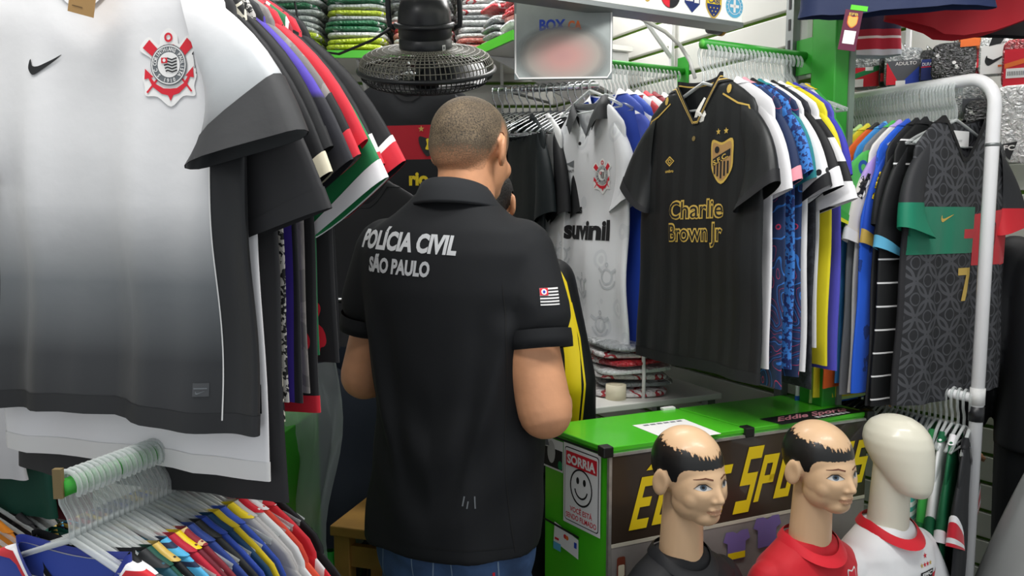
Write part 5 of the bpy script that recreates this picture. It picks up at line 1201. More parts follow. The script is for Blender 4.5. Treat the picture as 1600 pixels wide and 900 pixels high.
for s, (hp, kn, an) in zip((-1, 1), legs):
    mb = MB(); p_cap(mb, an+Vector((0, -0.045, -0.045)), an+Vector((0, 0.17, -0.05)), 0.045, 0.04); p_cap(mb, an+Vector((0, -0.03, 0.0)), an+Vector((0, -0.03, -0.04)), 0.048, 0.045)
    m_ = grow(mb, 0.006, 4, 'shoe'); a = coords(m_); a[:, 2] = np.maximum(a[:, 2], 0.002); setco(m_, a); link('shoe', m_, M_blackplastic, off)

# --- two further people, mostly hidden
def bystander(label, loc, yaw, kz, arms_dn, jacket, trouser, stripe=None, short=False, hd=None, skin=M_skin, hx=0.0):
    t = empty('person', loc, yaw, label, 'person'); hd = hd or Matrix.Identity(3); HK_ = Vector((hx, 0.005, kz))
    f = kz/1.548
    arms = []
    for s in (-1, 1):
        S_ = Vector((s*0.19, 0, kz-0.115)); E_ = Vector((s*0.235, -0.02, kz-0.42)); Wr = Vector((s*0.24, 0.06, kz-0.66)) if arms_dn else Vector((s*0.12, 0.24, kz-0.40))
        arms.append((S_, E_, Wr, (Vector((s, 0, 0)), Vector((0, 1, 0)))))
    lg = [(Vector((s*0.09, 0, 0.86*f)), Vector((s*0.1, 0.015, 0.48*f)), Vector((s*0.105, -0.01, 0.085))) for s in (-1, 1)]
    b_ = link('body', person_body(hd, HK_, arms, lg, 0.8*f, 1.0 if short else 0.72), skin, t)
    scalp(b_, hd, HK_, _mats.setdefault('dark_hair', mat('dark_hair_m', '#17130f', 0.6, bump=0.4, bscale=160)), off=0.006)
    mb = MB()
    p_loft(mb, [(0.80*f, 0, 0, 0.185, 0.13), (1.0*f, 0, 0, 0.186, 0.135), (1.2*f, 0, 0, 0.19, 0.132), (kz-0.21, 0, 0, 0.196, 0.125), (kz-0.14, 0, -0.005, 0.184, 0.108), (kz-0.09, 0, -0.01, 0.145, 0.09), (kz-0.055, hx*0.6, -0.012, 0.10, 0.078), (kz, hx, -0.012, 0.08, 0.07)], 32, 0.82)
    for S_, E_, Wr, _ in arms:
        if short: p_cap(mb, S_, S_.lerp(E_, 0.55), 0.08, 0.072, 16)
        else: p_cap(mb, S_+Vector((-0.03*math.copysign(1, S_.x), 0, -0.02)), E_, 0.070, 0.060, 20); p_cap(mb, E_, Wr, 0.060, 0.046, 20)
    m_ = grow(mb, 0.008, 7, 'jacket'); jk = link('jacket' if not short else 'shirt', m_, jacket, t)
    mb = MB(); p_loft(mb, [(0.66*f, 0, 0, 0.16, 0.11), (0.8*f, 0, 0, 0.165, 0.115), (0.9*f, 0, 0, 0.16, 0.11)], 28)
    for hp, kn, an in lg: p_cap(mb, hp, kn, 0.095, 0.075, 16); p_cap(mb, kn, an, 0.074, 0.062, 16)
    link('trousers', grow(mb, 0.009, 5, 'trousers'), trouser, t)
    for hp, kn, an in lg:
        mb = MB(); p_cap(mb, an+Vector((0, -0.045, -0.045)), an+Vector((0, 0.17, -0.05)), 0.045, 0.04); m_ = grow(mb, 0.007, 4, 'shoe'); a = coords(m_); a[:, 2] = np.maximum(a[:, 2], 0.002); setco(m_, a); link('shoe', m_, M_blackplastic, t)
    return t, jk
P2 = W(752, 380, 2.27)
t, jk = bystander('person in black jacket with yellow sleeve stripe hidden behind the officer', (P2.x+0.052, 2.27, 0), math.radians(-14), 1.44, True, F('#141517'), F('#1b1d22'), hx=-0.042)
jb2 = bvh_of(jk); jm2 = ray_map(jb2, (0, -0.2, 0), (1, 0, 0), (0, 0, 1), 0.5)
decal('sleeve_stripe', [(stroke([(0.19, 1.36), (0.222, 1.30), (0.245, 1.20), (0.258, 1.1), (0.262, 1.0), (0.256, 0.86)], 0.044), M_yellow, 0.0015)], t, ray_map(jb2, (0, -0.2, 0), (1, 0.25, 0), (0, 0, 1), 0.5), 0.015, 'bright yellow sleeve stripe')
decal('piping', [(stroke([(0.262, 1.25), (0.285, 1.15), (0.298, 1.02), (0.296, 0.9)], 0.006), M_yellow, 0.0015)], t, ray_map(jb2, (0, -0.2, 0), (1, 0.35, 0), (0, 0, 1), 0.5), 0.015)
t, jk = bystander('person in black shirt standing at the far right edge', (1.70, 2.31, 0), math.radians(-25), 1.50, True, blk, F('#15161a'))

# ================================================================== fan
FC = W(667, 108, 2.35); TL = math.radians(21)
fan = empty('wall_fan', FC, 0, 'large black fan with wire grille pointing down beside the officer\'s head', 'fan')
Rf = Matrix.Rotation(TL, 3, 'X')   # tilt the motor side towards the street
M_fan = mat('fan_black', '#202226', 0.35); M_wire = mat('fan_wire_dusty', '#77756a', 0.5, var=0.15); M_wire2 = mat('fan_wire_black', '#26282b', 0.4)
RR_ = 0.2
def fp(r, h, a): return Rf @ Vector((r*math.cos(a), r*math.sin(a), h))
def grille(prof, nr, rings, name, m, rw):
    mb = MB()
    for k in range(nr):
        a = 2*math.pi*k/nr; mb.tube([fp(r, h, a) for r, h in prof], rw, 4, cap=False)
    for r, h in rings: mb.tube([fp(r, h, 2*math.pi*k/48) for k in range(48)], rw*1.1, 4, closed=True)
    mb.build(name, m, fan, True)
bp_ = [(0.2, 0.004), (0.197, 0.020), (0.186, 0.038), (0.165, 0.049), (0.13, 0.057), (0.075, 0.062)]
fp_ = [(0.2, -0.004), (0.194, -0.022), (0.178, -0.036), (0.14, -0.047), (0.08, -0.052), (0.035, -0.054)]
grille(bp_, 84, [(0.197, 0.020), (0.186, 0.038), (0.175, 0.0445), (0.16, 0.051), (0.145, 0.0545), (0.128, 0.0575), (0.11, 0.0595), (0.093, 0.061), (0.077, 0.062)], 'back_grille', M_wire, 0.0016)
grille(fp_, 84, [(0.194, -0.022), (0.178, -0.036), (0.155, -0.044), (0.13, -0.049), (0.1, -0.051), (0.07, -0.053), (0.04, -0.054)], 'front_grille', M_wire2, 0.0016)
MB().tube([fp(0.202, 0, 2*math.pi*k/64) for k in range(64)], 0.0072, 8, closed=True).build('rim', M_fan, fan, True)
M4 = Rf.to_4x4()
MB().lathe([(0.076, 0.052), (0.078, 0.056), (0.078, 0.086), (0.075, 0.089), (0.075, 0.092), (0.078, 0.095), (0.078, 0.135), (0.076, 0.165), (0.066, 0.196), (0.05, 0.204)], 40, M4).build('motor_housing', M_fan, fan, True)
MB().lathe([(0.035, -0.052), (0.035, -0.03), (0.03, 0.04), (0.03, 0.06)], 20, M4).build('hub', M_fan, fan, True)
decal('maker_label', [(rrect(-0.006, -0.008, 0.006, 0.008, 0.001), M_white, 0.0), (rect(-0.003, -0.004, 0.003, 0.004), M_grey, 0.0006)], fan, plane_map(Rf @ Vector((0.058, -0.0535, 0.070)), Rf @ Vector((1, 1.05, 0)), Rf @ Vector((0, 0, 1))))
for k in range(3):
    a0 = 2*math.pi*k/3; rows = []
    for i in range(7):
        r = 0.03+i*0.025; rows.append([Rf @ Vector((r*math.cos(a0+q*0.42*(0.7+0.3*i/6)), r*math.sin(a0+q*0.42*(0.7+0.3*i/6)), -0.012+q*0.018)) for q in (-1, -0.5, 0, 0.5, 1)])
    MB().grid(rows).build('blade', mat('fan_blade', '#2b2d31', 0.3), fan, True)
yk = [Rf @ Vector((s, 0.0, h)) for s, h in ((-0.085, 0.118), (-0.102, 0.125), (-0.104, 0.15), (-0.102, 0.23), (-0.06, 0.262), (0, 0.268), (0.06, 0.262), (0.102, 0.23), (0.104, 0.15), (0.102, 0.125), (0.085, 0.118))]
MB().tube(yk, 0.0085, 8).build('yoke', M_fan, fan, True)
MB().tube([fp(0.084, 0.128, -math.pi*0.98+math.pi*0.96*k/20) for k in range(21)], 0.008, 6).build('yoke_band', M_fan, fan, True)
top = Rf @ Vector((0, 0, 0.268))
MB().tube([top, top+Vector((0, 0.06, 0.12)), Vector((top.x, top.y+0.08, 2.7-FC.z))], 0.016, 10).build('mount_arm', M_fan, fan, True)
cb = [Rf @ Vector((-0.078, 0, 0.13)), Vector((-0.16, 0.0, 0.085)), Vector((-0.28, 0.08, 0.06)), Vector((-0.42, 0.2, 0.10)), Vector((-0.5, 0.4, 0.3))]
MB().tube(cb, 0.004, 6).build('power_cord', M_blackplastic, fan, True)

# ================================================================== shelves with bagged shirts
def pillow(seed, sx=0.13, sy=0.16, sz=0.0115):
    rows = []; n = 22; rnd = Vector((seed*3.7, seed*1.3, 0)); mb = MB(); R_ = 9
    for i in range(R_+1):
        ph = math.pi*i/R_; row = []
        for k in range(n):
            a = 2*math.pi*k/n; c, s = math.cos(a), math.sin(a); q = math.sin(ph)**0.45
            x = sx*q*math.copysign(abs(c)**0.45, c); y = sy*q*math.copysign(abs(s)**0.45, s)
            z = -sz*math.copysign(abs(math.cos(ph))**0.6, math.cos(ph)); w = noise.noise(Vector((x*22, y*22, z*30))+rnd)
            row.append((x+0.006*w, y+0.006*noise.noise(Vector((x*30, y*30, 5))+rnd), z+0.0045*w*(1 if z > 0 else 0.3)))
        rows.append(row)
    mb.grid(rows, True); m = mb.mesh('package'); m.polygons.foreach_set('use_smooth', [True]*len(m.polygons)); return m
PIL = [pillow(i) for i in range(6)]
def bagged(name, col, c2, sc=10):
    if name in _mats: return _mats[name]
    T = NT(name); T.set(Roughness=0.25); T.b.inputs['Coat Weight'].default_value = 0.8; T.b.inputs['Coat Roughness'].default_value = 0.12
    tc = T.n('TexCoord'); n1 = T.n('TexNoise'); n1.inputs['Scale'].default_value = sc; n1.inputs['Detail'].default_value = 2; T.l(tc, 'Object', n1, 'Vector')
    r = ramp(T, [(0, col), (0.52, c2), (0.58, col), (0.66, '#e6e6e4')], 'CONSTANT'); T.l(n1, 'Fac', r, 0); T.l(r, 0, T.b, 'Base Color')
    n2 = T.n('TexNoise'); n2.inputs['Scale'].default_value = 32; n2.inputs['Detail'].default_value = 4; n2.inputs['Distortion'].default_value = 1.5; T.l(tc, 'Object', n2, 'Vector')
    bp = T.n('Bump'); bp.inputs['Strength'].default_value = 0.9; bp.inputs['Distance'].default_value = 0.02; T.l(n2, 'Fac', bp, 'Height'); T.l(bp, 'Normal', T.b, 'Normal'); T.l(bp, 'Normal', T.b, 'Coat Normal')
    _mats[name] = T.m; return T.m
def pack(me, loc, rot, m, label, group, cat='package', name='bagged_shirt', scale=(1, 1, 1)):
    me2 = me
    o = bpy.data.objects.new(name, me2); COL.objects.link(o); o.location = loc; o.rotation_euler = rot; o.scale = scale
    if len(me.materials) == 0: me.materials.append(None)
    o.material_slots[0].link = 'OBJECT'; o.material_slots[0].material = m
    return tag(o, label, cat, group)
ZS = W(555, 84, 3.25).z
t = empty('shelf', (-0.65, 3.42, ZS), 0, 'shelf with green edge holding bagged shirts behind the fan', 'shelf')
MB().box((-1.0, -0.2, -0.018), (0.72, 0.19, 0)).build('board', M_slat, t); MB().box((-1.0, -0.21, -0.024), (0.72, -0.2, 0.006)).build('edge_strip', mat('lime_edge', '#48b02a', 0.35), t)
for x_ in (-0.7, 0.0, 0.6): MB().add([(x_, 0.19, -0.02), (x_, -0.15, -0.02), (x_, 0.19, -0.2), (x_+0.012, 0.19, -0.02), (x_+0.012, -0.15, -0.02), (x_+0.012, 0.19, -0.2)], [(0, 1, 2), (3, 5, 4), (0, 3, 4, 1), (1, 4, 5, 2), (2, 5, 3, 0)]).build('bracket', M_whitepipe, t)
gm = [bagged('bag_white', '#dfe3e2', '#c9d0ce'), bagged('bag_lime', '#a8d020', '#dfe6d8'), bagged('bag_green', '#2f7a52', '#cfd8d4'), bagged('bag_silver', '#b9c2c0', '#e6e9e8'), bagged('bag_yellowgreen', '#c6dc3a', '#e9ecdd'), bagged('bag_white', ''  ,''), bagged('bag_silver', '', ''), bagged('bag_white', '', '')]
rm = [bagged('bag_red', '#c02733', '#e3dede'), bagged('bag_redwhite', '#e0dcdb', '#b4303a', 14), bagged('bag_grey', '#8f9496', '#d3d5d6'), bagged('bag_white', '#dfe3e2', '#c9d0ce'), bagged('bag_salmon', '#d8897f', '#ece8e6')]
rnd = random.Random(5)
for ci, x_ in enumerate((-1.22, -0.93, -0.655, -0.38, -0.10)):
    for li in range(13):
        pack(rnd.choice(PIL), (x_+rnd.uniform(-0.012, 0.012), 3.42, ZS+0.0125+li*0.0235), (rnd.uniform(-0.03, 0.03), rnd.uniform(-0.03, 0.03), rnd.uniform(-0.05, 0.05)), rnd.choice(gm if ci < 3 else rm), '%s bagged shirt from the bottom of the %s stack on the back shelf' % (nth(li+1), ['leftmost', 'second', 'third', 'fourth', 'rightmost'][ci]), 'bagged shirts on the back shelf')
# shelf on the right slatwall with red and white bags
sv = Vector((0.454, -0.891, 0)); sn = Vector((-0.891, -0.454, 0)); rzs = math.atan2(sv.y, sv.x)
p0 = W(745, 78, 3.02); ZS2 = p0.z; p0.z = 0
t = empty('shelf', (p0.x, p0.y, ZS2), rzs, 'shelf with green edge holding red and white bagged shirts', 'shelf')
MB().box((-0.02, 0.0, -0.018), (0.32, 0.5, 0)).build('board', M_slat, t); MB().box((-0.02, -0.01, -0.026), (0.32, 0.0, 0.008)).build('edge_strip', mat('lime_edge', '#48b02a', 0.35), t)
for x_ in (0.0, 0.28): MB().add([(x_, 0.5, -0.02), (x_, 0.05, -0.02), (x_, 0.5, -0.2), (x_+0.012, 0.5, -0.02), (x_+0.012, 0.05, -0.02), (x_+0.012, 0.5, -0.2)], [(0, 1, 2), (3, 5, 4), (0, 3, 4, 1), (1, 4, 5, 2), (2, 5, 3, 0)]).build('bracket', M_whitepipe, t)
rm = [bagged('bag_red', '#c02733', '#e3dede'), bagged('bag_redwhite', '#e0dcdb', '#b4303a', 14), bagged('bag_grey', '#8f9496', '#d3d5d6'), bagged('bag_white', '#dfe3e2', '#c9d0ce'), bagged('bag_salmon', '#d8897f', '#ece8e6')]
for ci in range(2):
    for li in range(12):
        c = p0+sv*(0.07+ci*0.17)-sn*0.17; pack(rnd.choice(PIL), (c.x+rnd.uniform(-0.01, 0.01), c.y, ZS2+0.0125+li*0.0235), (rnd.uniform(-0.06, 0.06), rnd.uniform(-0.06, 0.06), rzs+rnd.uniform(-0.08, 0.08)), rnd.choice(rm), '%s red and white bagged shirt from the bottom of the %s right shelf stack' % (nth(li+1), ['rear', 'front'][ci]), 'bagged shirts on the right wall shelf', scale=(0.62, 1, 1))

# ================================================================== lit header board with club emblems
PR = W(1160, 36, 2.2)
hdr = empty('header_board', (PR.x, PR.y, PR.z), math.atan2(0.454, 0.891), 'white overhead header board with round club emblems', 'sign')
MB().box((-1.15, 0.0, 0), (0, 0.06, 0.26)).build('box', mat('header_white', '#eceee6', 0.35, emit=0.25), hdr, bevel=0.003)
MB().box((-1.15, -0.004, -0.012), (0, 0.064, 0)).build('bottom_channel', M_galv, hdr)
hm = plane_map((0, -0.001, -0.014), (1, 0, 0), (0, 0, 1))
M_navy = mat('navy_print', '#1b2f6e', 0.5)
def em(i): return -0.032-0.074*i
L_ = []
x_ = em(0); L_ += [(circ(x_, 0.055, 0.031), M_sky, 0.0006), (ringf(x_, 0.055, 0.021, 0.0225), M_white, 0.0012), (B((x_-0.004, 0.038, x_+0.004, 0.072), (x_-0.016, 0.051, x_+0.016, 0.059)), M_white, 0.0012), (arctext('CLUB ATLETICO', x_, 0.055, 0.0235, 0.005, math.pi/2, 4.5), M_white, 0.0012)]
decal('emblem', L_, hdr, hm, None, 'round light blue emblem with white cross')
x_ = em(1); L_ = shield(0.075, x_, 0.055, M_navy, M_gold, 0.0006, 0.85)+[(rect(x_-0.024, 0.052, x_+0.024, 0.068), M_yellow, 0.002), (textfit('CABJ', x_, 0.0545, 0.04, 0.011, 0.03), M_navy, 0.0026)]+[(circ(x_+dx, 0.042-dy, 0.002, 6), M_yellow, 0.002) for dx, dy in ((-0.012, 0), (0, 0), (0.012, 0), (-0.006, 0.009), (0.006, 0.009), (0, 0.018))]
decal('emblem', L_, hdr, hm, None, 'navy shield emblem with yellow band')
x_ = em(2); L_ = [(xf(poly((-.5, .5), (.5, .5), (.5, -.2), (0, -.6), (-.5, -.2)), 0.052, 0.062, x_, 0.058), M_navy, 0.0006), (rect(x_-0.023, 0.05, x_+0.002, 0.085), M_white, 0.0012), (star(x_-0.011, 0.068, 0.01, 8, 0.6), M_gold, 0.0018), (textfit('L', x_+0.014, 0.05, 0.016, 0.032, 0.06), M_white, 0.0018), (textfit('O', x_-0.011, 0.052, 0.022, 0.03, 0.0), M_red, 0.0016)]
decal('emblem', L_, hdr, hm, None, 'blue pennant emblem with white letters')
x_ = em(3); L_ = [(circ(x_, 0.06, 0.033, 28, 0.036), M_black, 0.0006), (ringf(x_-0.002, 0.06, 0.0, 0.031, 18, math.pi/2, math.pi*1.5, 1.1), M_red, 0.0012), (circ(x_, 0.062, 0.01, 12), M_gold, 0.0018)]
decal('emblem', L_, hdr, hm, None, 'round red and black emblem')
for i in (4, 5, 6, 7, 8):
    x_ = em(i); decal('emblem', shield(0.06, x_, 0.065, M_cream if i != 5 else M_yellow, M_gold, 0.0006, 0.8)+[(star(x_, 0.068, 0.012), M_gold if i != 4 else M_orange, 0.002)], hdr, hm, None, 'small gold shield emblem')
# hanging blurred advert plate
sg0 = W(880, 58, 2.05)
sgn = empty('hanging_sign', sg0, math.radians(-4), 'grey hanging plate with smudged pink and blue print', 'sign')
MB().box((-0.128, 0, -0.108), (0.128, 0.006, 0.19)).build('plate', mat('plate_grey', '#8d9796', 0.35, var=0.25, vscale=9), sgn, bevel=0.002)
T = NT('smudged_print'); out = [x for x in T.t.nodes if x.type == 'OUTPUT_MATERIAL'][0]
tc = T.n('TexCoord'); mp = T.n('Mapping'); mp.inputs['Scale'].default_value = (7.6, 0, 11.5); mp.inputs['Location'].default_value = (0, 0, 0.55); T.l(tc, 'Object', mp, 0)
gr = T.n('TexGradient', gradient_type='SPHERICAL'); T.l(mp, 0, gr, 0)
r = ramp(T, [(0.0, '#8d9796'), (0.3, '#a49c94'), (0.75, '#bd8f88'), (1.0, '#b98a86')]); sp = T.n('SeparateXYZ'); T.l(tc, 'Object', sp, 0)
n_ = T.n('TexNoise'); n_.inputs['Scale'].default_value = 9; T.l(tc, 'Object', n_, 'Vector')
T.l(gr, 0, r, 0); T.l(r, 0, T.b, 'Base Color'); T.set(Roughness=0.5)
tr = T.n('BsdfTransparent'); mx = T.n('MixShader'); rr = ramp(T, [(0.0, (0, 0, 0)), (0.3, (1, 1, 1))]); T.l(gr, 0, rr, 0); T.l(rr, 0, mx, 0); T.l(tr, 0, mx, 1); T.l(T.b, 0, mx, 2); T.l(mx, 0, out, 0)
sm = plane_map((0, -0.001, 0), (1, 0, 0), (0, 0, 1))
M_plain = mat('sign_pale', '#9fa6a4', 0.4, var=0.12, vscale=14)
decal('print', [(rrect(-0.122, -0.102, 0.122, 0.184, 0.012), M_plain, 0.0005), (textfit('BOX', -0.028, 0.018, 0.068, 0.026, 0.04), M_blue, 0.001), (textfit('CA', 0.030, 0.018, 0.036, 0.022, 0.04), M_orange, 0.001),
                (rrect(-0.122, -0.102, 0.122, 0.06, 0.02), T.m, 0.0016)], sgn, sm, None, 'smudged soft print')
decal('border', [(stroke([(-0.124, 0.06), (-0.124, -0.09), (-0.115, -0.104), (0.115, -0.104), (0.124, -0.09), (0.124, 0.06)], 0.004), M_white, 0.0025)], sgn, sm)
for x_ in (-0.1, 0.1): MB().tube([(x_, 0.003, 0.19), (x_, 0.003, 0.30)], 0.0015, 6).build('wire', M_galv, sgn)

# ---- shelf brackets, cable and canister on the right slatwall
for i, (s_, z_) in enumerate(((0.62, 2.03),)):
    c = wall_pt(s_, 0.02); t = empty('shelf_bracket', (c.x, c.y, z_), math.atan2(-0.454, -0.891), 'white folding shelf bracket on the wall above the second green rod', 'bracket')
    MB().box((0, -0.008, -0.012), (0.012, 0.008, 0.30)).build('upright', M_whitepipe, t); MB().tube([(0.006, 0, 0.03), (0.24, 0, 0.26)], 0.009, 6).build('strut', M_whitepipe, t); MB().box((0, -0.008, 0.27), (0.28, 0.008, 0.29)).build('arm', M_whitepipe, t)
pts = [W(960, 20, 2.35), W(1000, 28, 2.32), W(1040, 50, 2.28), W(1062, 70, 2.25), W(1078, 95, 2.22), W(1086, 122, 2.2)]
tag(MB().tube(pts, 0.0055, 8).build('white_cable', mat('cable_white', '#d9d9d4', 0.5), None, True), 'white cable drooping from the header towards the black jersey', 'cable')
c = W(1120, 43, 2.3); t = empty('ceiling_camera', c, 0.5, 'small dark camera with brass ring under the header board', 'camera')
MB().lathe([(0.018, -0.03), (0.02, -0.028), (0.02, 0.02), (0.016, 0.03)], 18, Matrix.Rotation(math.pi/2, 4, 'Y')).build('body', mat('camera_grey', '#4b4a4c', 0.4), t, True)
MB().lathe([(0.021, 0.012), (0.0225, 0.013), (0.0225, 0.022), (0.021, 0.023)], 18, Matrix.Rotation(math.pi/2, 4, 'Y')).build('ring', mat('brass', '#9a7c3a', 0.35, metal=0.9), t, True)
MB().box((-0.012, -0.012, 0.0), (0.012, 0.012, 0.06)).build('mount', mat('camera_grey', '#4b4a4c'), t)

# ================================================================== top right: hanging garments, tag and bagged goods
j, bo = jersey('navy jersey hem hanging at the top right with a maroon tag', W(1398, 20, 2.02)+Vector((0, 0, 0.445)), math.radians(-14), F('#1d2a4e'), F('#1d2a4e'), None, None, L=0.445, hw=0.235, th=0.03, seed=600, folds=0.012, sl=0.2); clean(j)
j, bo = jersey('red jersey hem hanging at the top right corner', W(1520, 42, 2.2)+Vector((0, 0, 0.475)), math.radians(-6), F('#b81a28'), F('#b81a28'), None, None, L=0.475, hw=0.235, th=0.035, seed=601, folds=0.016, sl=0.2, hemwave=0.03); clean(j)
fm = front_map(bo); decal('size_label', [(rect(0.135, -0.43, 0.150, -0.40), M_grey, 0.002)], j, fm, 0.01)
j, bo = jersey('black jersey hem behind the red one at the top right', W(1545, 58, 2.42)+Vector((0, 0, 0.53)), math.radians(-6), F('#15171b'), F('#15171b'), None, None, L=0.53, hw=0.17, th=0.02, seed=602, sl=0.15, sh=0.15, nw=0.07); clean(j)
j, bo = jersey('navy jersey with red and white hem behind the maroon tag', W(1342, 88, 2.6)+Vector((0, 0, 0.50)), math.radians(-10), fab('navy_red_hem', '#161d3a', 'bands', axis='Z', lo=-0.5, hi=0.0, stops=[(0, '#b9c4cf'), (0.03, '#a51c34'), (0.10, '#c9c9cc'), (0.115, '#8d1a30'), (0.16, '#161d3a')]), F('#161d3a'), None, None, L=0.50, hw=0.13, sh=0.12, nw=0.06, th=0.03, seed=603, sl=0.12); clean(j)
tg = empty('price_tag', W(1335, 16, 1.96), math.radians(-8), 'maroon hang tag with gold crest at the top right', 'tag')
tg.rotation_euler = (0, math.radians(9), math.radians(-8))
MB().box((-0.021, -0.001, -0.098), (0.021, 0.001, 0)).build('card', mat('maroon_card', '#5e1738', 0.4), tg)
decal('print', [(a_[0], a_[1], a_[2]) for a_ in shield(0.028, 0, -0.028, M_gold, M_orange, 0.0006)]+[(rect(-0.014, -0.082, 0.014, -0.05), M_white, 0.0006), (textfit('EFB', 0, -0.013, 0.022, 0.006, 0.03), M_gold, 0.0012)], tg, plane_map((0, -0.001, 0), (1, 0, 0), (0, 0, 1)))
MB().box((-0.01, -0.002, 0), (0.03, 0.002, 0.012)).build('clip', mat('lime_clip', '#5fd02f', 0.4), tg)
def wall_d(px):
    k = (px-800)/1215.0; t_ = (k*4.2-0.62)/(0.6+0.8*k); return 4.2-0.8*t_
YO = math.atan2(-0.8, 0.6)
PKB = MB(); 
def hang_pack(px, py, wpx, hpx, m, label, extra, gap=0.10, name='glove_package', cat='package'):
    d = wall_d(px)-gap; c = W(px, py, d); sc = d/1200.0; w, h = wpx*sc*1.15, hpx*sc
    t = empty(name, c, math.radians(-24), label, cat)
    o = pack(PIL[int(px) % 6], (0, 0, 0), (math.pi/2, 0, 0), m, None, None, None, 'bag', (w/0.26, h/0.32, 1.0)); o.parent = t
    for k in ('label', 'category', 'group'):
        if k in o.keys(): del o[k]
    MB().tube([(0, 0.0, h/2-0.005), (0, 0.0, h/2+0.012), (0.0, 0.03, h/2+0.02), (0.03, 0.11, h/2+0.012)], 0.0022, 6).build('hook', M_chrome, t, True)
    decal('print', [(xf(s_, w/2*0.95, h/2*0.95), m_, h_) for s_, m_, h_ in extra], t, plane_map((0, -0.0165, 0), (1, 0, 0), (0, 0, 1)))
    return t
B_dark = bagged('bag_charcoal', '#2c2e31', '#3a3c40'); B_clear = bagged('bag_clear', '#9aa0a2', '#c9cccd'); B_black = bagged('bag_black', '#1c1d20', '#26282b'); B_w = bagged('bag_pale', '#e2e3e2', '#d2d4d4'); B_r = bagged('bag_crimson', '#a81c2a', '#7d1822'); B_b = bagged('bag_blue', '#1f5fb4', '#2c6cc4')
hang_pack(1352, 112, 40, 55, B_clear, 'bagged goods with red and green card hanging at far left', [(rect(-0.9, -0.9, 0.9, 0.2), M_red, 0.0005), (poly((-0.9, -0.2), (0.9, 0.3), (0.9, 0.0), (-0.9, -0.5)), M_green, 0.001), (rect(-0.8, -0.9, -0.1, -0.45), M_white, 0.0015), (rect(0.0, 0.0, 0.5, 0.2), M_white, 0.0015)])
hang_pack(1382, 110, 14, 52, B_dark, 'narrow black and red bagged item between two cards', [(rect(-0.7, -0.7, 0.7, -0.2), M_red, 0.0005)])
hang_pack(1412, 106, 48, 60, B_clear, 'bagged goods with red, grey and blue card', [(rect(-0.9, -0.9, 0.9, 0.35), mat('card_grey', '#55585e', 0.5), 0.0005), (poly((-0.9, -0.9), (-0.2, -0.9), (-0.9, 0.3)), M_red, 0.001), (poly((-0.2, -0.9), (0.9, -0.9), (0.9, 0.1)), M_blue, 0.001), (textfit('ADULTO', 0.1, 0.1, 1.1, 0.18), M_white, 0.0015), (rect(-0.4, -0.95, 0.1, -0.7), M_white, 0.0018)])
hang_pack(1448, 104, 18, 50, B_black, 'navy bagged item with white word beside the grey card', [(rect(-0.8, -0.9, 0.8, 0.4), M_navy, 0.0005), (textfit('DURA', 0, 0.0, 1.3, 0.2), M_white, 0.001), (rect(-0.8, -0.1, 0.8, -0.04), M_red, 0.001)])
hang_pack(1490, 96, 54, 58, B_black, 'black glossy bag with a white dot on a hook', [(circ(0.0, -0.1, 0.09, 14), M_white, 0.0012)])
hang_pack(1515, 66, 26, 26, bagged('bag_orange', '#d8722a', '#c4601c'), 'orange header card above the black glossy bag', [(rect(-0.9, -0.6, 0.9, 0.6), M_orange, 0.0005)], 0.07)
hang_pack(1527, 100, 20, 46, B_r, 'crimson bag behind the black glossy bag', [(rect(-0.5, -0.3, 0.5, 0.3), M_red, 0.0005)], 0.05)
hang_pack(1556, 88, 40, 60, B_w, 'white bag with black tick mark and sleeve picture', [(rect(-0.95, -0.95, 0.95, 0.55), M_white, 0.0005), swoosh(1.3, 0.0, -0.2, M_black, 0.001), (poly((-0.5, 0.5), (0.2, 0.6), (0.5, 1.0), (-0.3, 1.0)), M_black, 0.001), (rect(0.1, -0.6, 0.7, -0.5), M_orange, 0.0012)])
hang_pack(1592, 100, 40, 76, B_r, 'red card package with white barcode label at the right edge', [(rect(-0.95, -0.95, 0.95, 0.6), M_red, 0.0005), (poly((-0.9, 0.0), (0.9, 0.3), (0.9, 0.1), (-0.9, -0.2)), M_orange, 0.001), (rect(-0.8, -0.6, 0.4, -0.2), M_white, 0.0012)]+[(rect(-0.7+i*0.1, -0.5, -0.66+i*0.1, -0.32), M_black, 0.0018) for i in range(10)])
for i in range(3):
    c = W(1316+i*9, 110, wall_d(1316)-0.12); bt = empty('blue_bottle', (c.x, c.y, c.z), 0, ['left', 'middle', 'right'][i]+' one of three blue squeeze bottles beside the green post', 'bottle', 'blue bottles by the green post')
    MB().lathe([(0.018, -0.08), (0.02, -0.075), (0.02, 0.03), (0.012, 0.045), (0.012, 0.06)], 16).build('body', mat('bottle_blue', '#1f6fc4', 0.3), bt, True); MB().lathe([(0.014, 0.058), (0.014, 0.078), (0.008, 0.085)], 14).build('cap', mat('bottle_cap', '#4c8fd6', 0.3), bt, True)
c = W(1316, 110, wall_d(1316)-0.12); t = empty('wall_shelf', (c.x, c.y, c.z-0.082), 0, 'small white shelf under the blue bottles', 'shelf'); MB().box((-0.05, -0.05, -0.012), (0.2, 0.08, 0)).build('board', M_slat, t)
